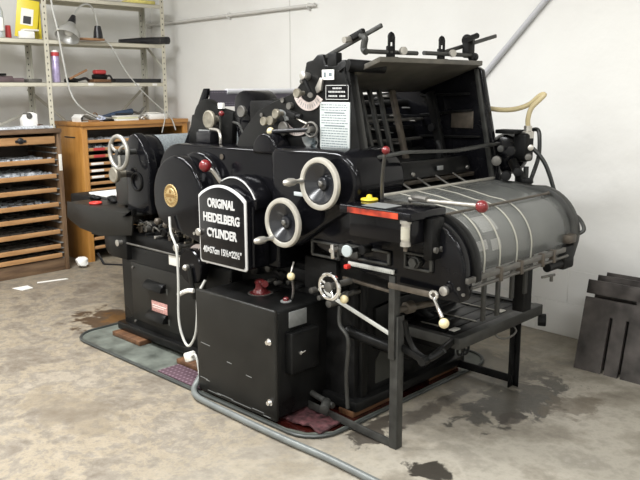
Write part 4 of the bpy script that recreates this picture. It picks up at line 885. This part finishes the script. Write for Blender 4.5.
MB().cyl((-1.97, 2.33, .852), (-1.97, 2.28, .852), .020, seg=20, bev=.004).build('dark_knob', 'iron', P)
rl = MB().box(-2.08, -1.835, 2.323, 2.333, .764, .782, .001).build('white_ruler', 'ruler_white', P)
mb = MB()
for k in range(26): mb.box(-2.075+k*.009, -2.0738+k*.009, 2.3222, 2.3232, .765, .770 if k % 5 else .775, 0)
mb.build('ruler_marks', 'ink_line', rl, kind='stuff')
MB().box(-2.085, -2.063, 2.30, 2.325, .752, .770, .004).build('red_clip', 'bright_red', P)
MB().bar((-1.84, 2.30, .725), (-1.60, 2.30, .724), .010, .024, .003).build('brown_flat_link', 'brown_iron', P)
MB().cyl((-1.59, 2.335, .742), (-1.59, 2.315, .742), .019, seg=20, bev=.004).build('crank_boss', 'steel', P)
MB().torus((-1.603, 2.275, .735), (.1, -1, 0), .014, .006, 20, 8).bar((-1.60, 2.272, .725), (-1.548, 2.255, .66), .012, .012).build('crank_arm', 'chrome', P)
MB().sph((-1.535, 2.25, .643), .0195).build('ivory_crank_knob', 'ivory', P)
for x, z in ((-1.53, .76), (-1.51, .74)): MB().cyl((x, 2.336, z), (x, 2.33, z), .007, seg=10).build('plate_screw', 'grey_iron', P)
MB().box(-2.20, -1.93, 2.40, 3.27, .66, .80, .01).build('under_drum_frame', 'iron', P)
MB().bar((-2.15, 2.37, .69), (-1.87, 2.37, .675), .012, .014).build('brown_edge_strip', 'brown_iron', P)
MB().cyl((-1.86, 2.36, .60), (-1.80, 2.56, .605), .014, seg=14).cyl((-1.845, 2.42, .602), (-1.838, 2.46, .603), .026, seg=18, bev=.003).build('cross_shaft', 'brown_iron', P)
MB().cyl((-2.16, 2.42, .43), (-1.88, 2.40, .42), .024, seg=16).sph((-2.16, 2.42, .43), .030).build('round_arm', 'enamel_worn', P)

# oil box
ob = MB().box(-1.965, -1.66, 2.20, 2.38, .925, 1.028, .008).build('ink_box', 'enamel', P)
lid = MB().box(-1.995, -1.642, 2.175, 2.40, 1.018, 1.052, .006, 3).build('box_lid', 'enamel', ob)
MB().box(-1.95, -1.70, 2.1728, 2.176, 1.024, 1.046, 0).build('red_stripe', 'worn_red', ob)
MB().box(-1.90, -1.78, 2.20, 2.30, 1.0525, 1.054, 0).build('lid_paper', 'label', ob)
MB().lathe((-1.97, 2.33, 1.052), (0, 0, 1), [(0, 0), (.034, 0), (.036, .003), (.034, .008), (.014, .010), (.010, .022), (0, .025)], 28).build('yellow_cap', 'yellow', P)
MB().box(-2.02, -1.9, 2.39, 2.46, .95, 1.04, .006).build('cap_mount', 'enamel', P)
hl = MB().tube([(-1.80, 2.38, 1.065), (-1.74, 2.33, 1.085), (-1.66, 2.30, 1.088)], .012, 8).build('lever_bracket', 'grey_iron', P)
MB().cyl((-1.77, 2.34, 1.075), (-1.39, 2.215, 1.103), .0085, seg=14).build('long_lever', 'steel', P)
MB().sph((-1.365, 2.205, 1.104), .022).build('long_lever_ball', 'red_ball', P)
MB().cyl((-1.675, 2.19, .938), (-1.675, 2.19, 1.01), .017, seg=18).cyl((-1.675, 2.19, 1.01), (-1.675, 2.19, 1.022), .022, seg=18).cyl((-1.675, 2.19, .925), (-1.675, 2.19, .938), .020, seg=18).build('sight_oiler', 'steel', P)
MB().cyl((-1.675, 2.188, .95), (-1.675, 2.188, .998), .0176, seg=18).build('oiler_glass', 'glass', P)
MB().cyl((-1.675, 2.19, .905), (-1.675, 2.19, .925), .008, seg=10).build('oiler_stem', 'brown_iron', P)
MB().box(-1.66, -1.62, 2.28, 2.36, .86, 1.02, .006).build('hinge_bracket', 'iron', P)
for z in (.90,): MB().cyl((-1.625, 2.30, z), (-1.61, 2.30, z), .012, seg=12).cyl((-1.625, 2.34, z), (-1.61, 2.34, z), .012, seg=12).build('bracket_bolts', 'grey_iron', P)
MB().tube([(-1.96, 2.40, 1.03), (-1.92, 2.35, 1.14), (-1.868, 2.30, 1.245)], .0075, 8).build('upright_lever', 'grey_iron', P)
MB().sph((-1.863, 2.30, 1.262), .0165).build('upright_lever_ball', 'red_ball', P)

# ------------------------------------------------------------ delivery table and its frame
MB().box(-1.863, -1.832, 2.33, 2.342, .40, .755, .002).box(-1.84, -1.833, 2.342, 2.37, .40, .75, .001).build('slotted_upright', 'dull_steel', P)
MB().box(-1.862, -1.822, 2.343, 2.349, 0.0, .585, .002).box(-1.828, -1.822, 2.349, 2.385, 0.0, .585, .002).build('angle_leg', 'dull_steel', P)
MB().bar((-2.44, 2.35, .055), (-1.84, 2.35, .018), .010, .035, .002).build('floor_tie_bar', 'dull_steel', P)
MB().cyl((-2.24, 2.36, .09), (-2.20, 2.30, .08), .022, seg=16, bev=.003).cyl((-2.36, 2.37, .10), (-2.2, 2.36, .08), .014, seg=12).build('tie_bar_joint', 'dull_steel', P)
tt = MB()
for k in range(5):
    x0 = -2.20+k*.082; tt.box(x0, x0+.078, 2.73, 3.40, .395, .412, .003)
tt.box(-2.22, -1.80, 2.715, 2.745, .375, .412, .003)
TB = tt.build('delivery_table', 'enamel_worn', P)
MB().box(-1.80, -1.75, 2.69, 3.44, .368, .422, .006).build('table_front_rail', 'dull_steel', TB)
MB().box(-2.26, -1.80, 2.69, 2.725, .372, .418, .004).build('table_side_rail', 'dull_steel', TB)
MB().box(-2.20, -1.80, 3.40, 3.44, .372, .418, .004).build('table_side_rail', 'enamel_worn', TB)
for y, l in ((2.80, .14), (2.98, .24), (3.2, .22)): MB().box(-1.97-l/2, -1.97+l/2, y-.005, y+.005, .413, .417, .001).build('pale_table_strip', 'ring', TB)
for y in (2.80, 3.20): MB().box(-1.87, -1.84, y-.02, y+.03, .413, .419, .001).build('paper_stop', 'offwhite', TB)
MB().box(-1.835, -1.828, 3.27, 3.32, 0, .372, .001).box(-1.828, -1.80, 3.313, 3.32, 0, .372, .001).build('far_leg', 'iron', P)
MB().bar((-2.44, 3.29, .045), (-1.82, 3.29, .045), .012, .04, .002).build('floor_tie_bar', 'iron', P)
MB().cyl((-1.775, 3.44, .335), (-1.74, 3.46, .335), .032, seg=24, bev=.004).build('table_roller', 'iron', P)
MB().tube([(-1.765, 3.0, .37), (-1.74, 3.01, .35), (-1.725, 3.07, .342), (-1.735, 3.15, .35), (-1.765, 3.17, .37)], .005, 8).build('table_handle', 'grey_iron', TB)
MB().tube([(-1.80, 2.36, .57), (-1.79, 2.37, .50), (-1.755, 2.38, .445), (-1.69, 2.38, .43), (-1.63, 2.40, .475)], .011, 8).build('curved_bracket', 'enamel_worn', P)
MB().bar((-1.83, 2.38, .445), (-1.70, 2.36, .425), .02, .03, .006).cyl((-1.70, 2.34, .425), (-1.70, 2.38, .425), .018, seg=14).build('lower_bracket_arm', 'enamel_worn', P)
MB().bar((-1.69, 2.39, .43), (-1.80, 2.72, .40), .018, .03, .004).build('table_side_arm', 'enamel_worn', P)
for y, z in ((2.76, .345), (2.80, .34)): MB().torus((-1.79, y, z), (1, 0, 0), .025, .006, 16, 6).build('table_lug', 'iron', P)
MB().box(-2.15, -1.9, 2.80, 3.2, .30, .37, .006).build('table_carrier', 'iron', P)
MB().bar((-2.2, 2.9, .45), (-2.0, 2.9, .36), .06, .05, .006).build('table_support_arm', 'iron', P)

# ------------------------------------------------------------ feeder pump at far right
MB().lathe((-1.97, 3.40, 1.17), (.5, -1, 0), [(0, -.14), (.10, -.14), (.105, -.03), (.09, 0), (.05, .01), (0, .012)], 30).build('pump_body', 'enamel', P)
MB().box(-1.92, -1.845, 3.36, 3.44, 1.14, 1.28, .015, 3).build('valve_block', 'iron', P)
for (x, y, z, r, l, m) in [(-1.89, 3.30, 1.20, .022, .05, 'iron'), (-1.82, 3.36, 1.215, .014, .04, 'steel'), (-1.83, 3.36, 1.17, .016, .05, 'grey_iron'), (-1.95, 3.27, 1.15, .024, .04, 'grey_iron'), (-1.86, 3.32, 1.10, .020, .05, 'iron'), (-1.93, 3.27, 1.21, .016, .04, 'dull_steel'), (-1.90, 3.28, 1.08, .024, .05, 'iron')]:
    MB().cyl((x, y, z), (x+l*.5, y-l, z), r, seg=14, bev=.003).build('valve_fitting', m, P)
MB().box(-2.01, -1.89, 3.34, 3.42, 1.275, 1.295, .004).build('pump_bracket', 'iron', P)
MB().lathe((-1.868, 3.41, 1.255), (0, 0, 1), [(0, 0), (.03, 0), (.03, .03), (.02, .035), (.02, .06), (0, .06)], 18).build('hose_union', 'steel', P)
MB().bar((-1.91, 3.34, 1.15), (-1.82, 3.31, 1.04), .035, .04, .008).bar((-1.83, 3.31, 1.05), (-1.78, 3.32, 1.06), .03, .03, .006).build('valve_linkage', 'iron', P)
MB().cyl((-1.84, 3.36, .97), (-1.84, 3.36, 1.12), .013, seg=12).build('valve_rod', 'black_rubber', P)
MB().cyl((-1.90, 3.38, .97), (-1.90, 3.38, 1.12), .009, seg=12).build('valve_rod', 'black_rubber', P)
o = MB().tube([(-1.868, 3.41, 1.31), (-1.865, 3.40, 1.35), (-1.85, 3.40, 1.40), (-1.81, 3.41, 1.445), (-1.795, 3.42, 1.465), (-1.82, 3.42, 1.46), (-1.87, 3.42, 1.42), (-1.94, 3.41, 1.395), (-2.02, 3.40, 1.39), (-2.12, 3.40, 1.40)], .0125, 10).build('amber_hose', 'amber_tube', P)
MB().tube([(-1.885, 3.46, 1.25), (-1.88, 3.48, 1.29), (-1.85, 3.48, 1.29), (-1.835, 3.47, 1.25), (-1.83, 3.46, 1.16), (-1.845, 3.43, 1.06), (-1.85, 3.40, .99)], .0105, 8).build('black_hose', 'black_rubber', P)
MB().tube([(-1.88, 3.38, 1.225), (-1.83, 3.40, 1.205), (-1.77, 3.42, 1.13), (-1.72, 3.43, 1.0), (-1.685, 3.43, .88)], .0105, 8).build('black_hose', 'black_rubber', P)

# ------------------------------------------------------------ feeder end at far left
sa = MB().prism([(-4.55, .785), (-4.56, .685), (-4.52, .665), (-4.40, .628), (-4.16, .61), (-3.80, .66), (-3.775, .785)], 2.35, 2.362, 'y', .003).box(-4.53, -3.78, 2.362, 2.56, .772, .785, .004).build('side_channel', 'cabinet_paint', P)
MB().box(-4.53, -3.78, 2.55, 2.562, .665, .785, .004).build('channel_back', 'cabinet_paint', P)
MB().prism([(-3.86, .785), (-3.76, .785), (-3.76, .82), (-3.79, .80), (-3.83, .77), (-3.86, .765)], 2.335, 2.37, 'y', .003).build('channel_lip', 'enamel_worn', P)
MB().prism([(-4.14, .665), (-4.13, .545), (-4.10, .51), (-4.04, .495), (-3.88, .495), (-3.88, .665)], 2.362, 2.56, 'y', .01).build('gearbox_under_channel', 'enamel_worn', P)
MB().box(-4.30, -4.18, 2.37, 2.40, .60, .665, .004).build('small_bracket', 'enamel_worn', P)
MB().lathe((-3.93, 2.37, .60), (0, -1, 0), [(0, -.02), (.024, -.02), (.026, 0), (.014, .004), (.014, .03), (.020, .04), (0, .042)], 20).build('chrome_knob', 'steel', P)
MB().prism([(-3.93, .785), (-3.92, .90), (-3.93, 1.05), (-3.905, 1.18), (-3.87, 1.235), (-3.82, 1.25), (-3.765, 1.22), (-3.70, 1.14), (-3.675, 1.05), (-3.69, .90), (-3.68, .785)], 2.41, 2.475, 'y', .014, 3).build('feeder_side_casting', 'enamel', P)
MB().prism([(-4.14, .80), (-4.15, .95), (-4.19, 1.02), (-4.17, 1.10), (-4.05, 1.12), (-3.90, 1.0), (-3.90, .80)], 2.47, 2.50, 'y', .006).build('brown_side_plate', 'dull_steel', P)
MB().cyl((-3.83, 2.46, 1.105), (-3.83, 2.535, 1.105), .130, seg=40, bev=.008).build('cylinder_end', 'enamel', P)
MB().torus((-3.83, 2.537, 1.105), (0, 1, 0), .129, .004, 36, 8).build('cylinder_band', 'enamel', P)
MB().cyl((-3.83, 2.54, 1.105), (-3.83, 3.30, 1.105), .128, seg=40).build('blanket_cylinder', 'grey_cloth', P)
MB().cyl((-3.80, 3.30, 1.105), (-3.80, 3.40, 1.105), .12, seg=32).box(-3.95, -3.6, 3.36, 3.44, .6, 1.15, .02).build('far_bearing', 'enamel', P)
hw = MB().torus((-3.805, 2.30, 1.145), (0, -1, 0), .092, .0125, 40, 12).build('feeder_handwheel', 'worn_steel', P)
MB().cyl((-3.805, 2.285, 1.145), (-3.805, 2.42, 1.145), .016, seg=16).build('hub_shaft', 'dull_steel', hw)
for a in (.5, .5+2*PI/3, .5+4*PI/3): MB().tube([(-3.805, 2.298, 1.145), (-3.805+.05*math.cos(a+.2), 2.298, 1.145+.05*math.sin(a+.2)), (-3.805+.090*math.cos(a), 2.30, 1.145+.090*math.sin(a))], .009, 8).build('spoke', 'worn_steel', hw)
MB().lathe((-3.94, 2.35, 1.005), (0, -1, 0), [(0, -.1), (.02, -.1), (.02, -.012), (.044, -.01), (.046, 0), (.046, .012), (.040, .018), (.02, .014), (0, .02)], 30).build('knurled_knob', 'dull_brass', P)
MB().torus((-3.80, 2.405, .97), (0, 1, 0), .05, .007, 24, 8).build('collar_ring', 'iron', P)
MB().box(-3.9, -3.55, 2.50, 3.3, .66, .98, .02).build('cylinder_cradle', 'iron', P)
# deck in front-left
MB().box(-4.9, -3.95, 2.56, 3.3, .70, .785, .01).build('feed_deck', 'iron', P)
# feeder head behind
fb = MB().prism([(-3.60, 1.18), (-3.40, 1.50), (-3.36, 1.50), (-3.37, 1.46), (-3.54, 1.18)], 2.60, 2.62, 'y', .004).build('head_frame', 'enamel', P)
MB().cyl((-3.375, 2.74, 1.482), (-3.375, 3.3, 1.482), .016, seg=20).build('head_top_tube', 'pipe_grey', P)
MB().prism([(-3.375, 1.490), (-3.365, 1.490), (-3.375, 1.40), (-3.385, 1.40)], 2.625, 3.3, 'y', .0).build('head_mesh_board', 'mesh_purple', P)
MB().prism([(-3.50, 1.20), (-3.46, 1.36)]+arc(-3.33, 1.33, .115, 165, 40, 10)+[(-3.10, 1.38), (-3.12, 1.20)], 2.56, 2.60, 'y', .01).build('head_cheek', 'enamel_worn', P)
MB().lathe((-3.235, 2.51, 1.338), (0, -1, 0), [(0, -.06), (.02, -.06), (.02, -.012), (.046, -.010), (.049, 0), (.049, .008), (.041, .012), (.03, .008), (.012, .012), (0, .012)], 36).build('brass_dial_knob', 'dull_brass', P)
MB().box(-3.20, -3.165, 2.54, 2.56, 1.395, 1.425, .002).build('paper_sticker', 'white', P)
MB().sph((-3.12, 2.50, 1.372), .015).build('small_red_ball', 'red_ball', P)
MB().tube([(-3.12, 2.49, 1.36), (-3.13, 2.50, 1.30), (-3.16, 2.52, 1.25)], .007, 8).build('small_red_lever', 'dull_steel', P)
MB().prism(arc(-3.0, 1.40, .09, 150, 10, 8)+[(-2.91, 1.36), (-2.93, 1.22), (-3.05, 1.22), (-3.08, 1.36)], 2.55, 2.72, 'y', .01).build('head_motor_housing', 'enamel', P)
MB().box(-3.32, -3.20, 2.48, 2.55, 1.215, 1.275, .008).build('black_junction_block', 'black_plastic', P)
MB().box(-3.38, -3.28, 2.545, 2.556, 1.268, 1.28, .001).build('pale_tag', 'label', P)
MB().tube([(-3.22, 2.50, 1.29), (-3.14, 2.49, 1.285), (-3.11, 2.48, 1.255), (-3.11, 2.48, 1.22)], .008, 8).build('bent_steel_pipe', 'steel', P)
MB().tube([(-3.05, 2.52, 1.33), (-2.98, 2.50, 1.32), (-2.95, 2.5, 1.28), (-2.86, 2.5, 1.21)], .007, 8).build('bent_rod', 'dull_steel', P)
knob(-2.97, 1.385, .03, y=2.54, out=.02, m='grey_iron')
for (x, z, r, m) in [(-2.86, 1.40, .024, 'iron'), (-2.80, 1.42, .03, 'iron'), (-2.78, 1.37, .016, 'steel'), (-2.90, 1.33, .02, 'iron'), (-2.93, 1.28, .016, 'grey_iron'), (-2.87, 1.27, .02, 'iron')]:
    MB().cyl((x, 2.56, z), (x, 3.2, z), r, seg=16).build('head_roller', m, P)
MB().box(-3.12, -2.75, 2.62, 3.3, 1.0, 1.30, .01).build('head_carriage', 'iron', P)
MB().box(-3.55, -2.2, 2.60, 3.26, .95, 1.16, .01).build('upper_bed', 'iron', P)

# things lying on / hanging from the press
o = MB().torus((-4.31, 2.42, .793), (0, 0, 1), .033, .008, 24, 8, flat=.9).build('red_tape_roll', 'bright_red'); tag(o, 'small bright red tape ring lying on the dark side channel at left', 'tape roll')
rn = random.Random(4); mb = MB()
for k in range(7): mb.sph((-4.50+k*.065+rn.uniform(-.02, .02), 2.53+rn.uniform(-.02, .05), .80), rn.uniform(.018, .034), (1.3, 1, .7))
o = mb.build('dark_rag_heap', 'iron'); tag(o, 'heap of dark oily rags and clips on the side channel', 'rag')
o = MB().box(-4.75, -4.52, 2.62, 2.84, .786, .80, .003).build('cream_paper_stack', 'white'); tag(o, 'cream paper lying on the feed deck behind the dark rags', 'paper')
o = MB().tube([(-3.24, 2.235, .85), (-3.22, 2.225, .77), (-3.17, 2.22, .69), (-3.165, 2.22, .52), (-3.175, 2.22, .33), (-3.15, 2.22, .23), (-3.10, 2.22, .185), (-3.04, 2.22, .25), (-3.015, 2.22, .35), (-3.015, 2.23, .47), (-2.99, 2.26, .55)], .0068, 10).build('white_cable', 'cord'); tag(o, 'thick white cable looping down the front beside the control cabinet', 'cable')
t = thing('white_plug', (-3.05, 2.20, .04), 'off-white plug resting at the bottom of the cable loop', 'plug')
MB().box(-.03, .03, -.022, .022, 0, .05, .010, T=Matrix.Translation((-3.05, 2.20, .12)) @ Matrix.Rotation(-.4, 4, 'Y')).build('plug_body', 'offwhite', t)
MB().tube([(-3.04, 2.19, .15), (-2.99, 2.185, .17), (-2.96, 2.18, .08), (-2.96, 2.17, .03)], .006, 8).build('plug_lead', 'cord', t)
o = MB().tube([(-2.935, 2.19, .10), (-2.94, 2.15, .05), (-2.92, 2.115, .028), (-2.86, 2.085, .020), (-2.76, 2.075, .018), (-2.57, 2.07, .018), (-2.37, 2.065, .018), (-2.17, 2.065, .018), (-1.95, 2.07, .018), (-1.71, 2.06, .018), (-1.45, 2.05, .018)], .0155, 12).build('floor_conduit', 'conduit'); tag(o, 'grey flexible conduit curving from the control cabinet along the floor', 'conduit')

# ------------------------------------------------------------ lights, world, camera
def area(x, y, z, sx, sy, e, col=(1, .97, .92)):
    l = bpy.data.lights.new('ceiling_and_fill_light', 'AREA'); l.shape = 'RECTANGLE'; l.size = sx; l.size_y = sy; l.energy = e; l.color = col
    o = bpy.data.objects.new('ceiling_and_fill_light', l); o.location = (x, y, z); COL.objects.link(o); return o
for (x, y, e) in [(-4.7, 1.7, 44), (-3.6, 1.0, 84), (-3.0, -1.0, 84), (-1.5, 1.3, 44), (-.9, -.9, 64), (1.0, 1.9, 36), (1.2, -.4, 44)]:  # unseen overhead lamps; the first is an extra fill added to brighten the shelving wall
    area(x, y, 3.12, 1.2, .3, e, (.985, .995, 1))
w = bpy.data.worlds.new('room_air'); w.use_nodes = True
w.node_tree.nodes['Background'].inputs[0].default_value = (1, .98, .95, 1); w.node_tree.nodes['Background'].inputs[1].default_value = .3
bpy.context.scene.world = w

cam = bpy.data.cameras.new('camera'); cam.sensor_width = 36; cam.lens = 755.5*36/640; cam.clip_start = .05
co = bpy.data.objects.new('camera', cam); COL.objects.link(co)
pitch, roll, yaw = math.radians(11.37), math.radians(-.21), math.radians(134.0)
d = Vector((math.cos(yaw)*math.cos(pitch), math.sin(yaw)*math.cos(pitch), -math.sin(pitch)))
r0 = Vector((math.sin(yaw), -math.cos(yaw), 0)); u0 = r0.cross(d)
r = math.cos(roll)*r0+math.sin(roll)*u0; u = -math.sin(roll)*r0+math.cos(roll)*u0
R = Matrix((r, u, -d)).transposed().to_4x4(); R.translation = Vector((0, 0, 1.5)); co.matrix_world = R
sc = bpy.context.scene; sc.camera = co
sc.view_settings.view_transform = 'Standard'; sc.view_settings.look = 'None'; sc.view_settings.gamma = 1; sc.view_settings.use_curve_mapping = False
sc.view_settings.exposure = EXPOSURE
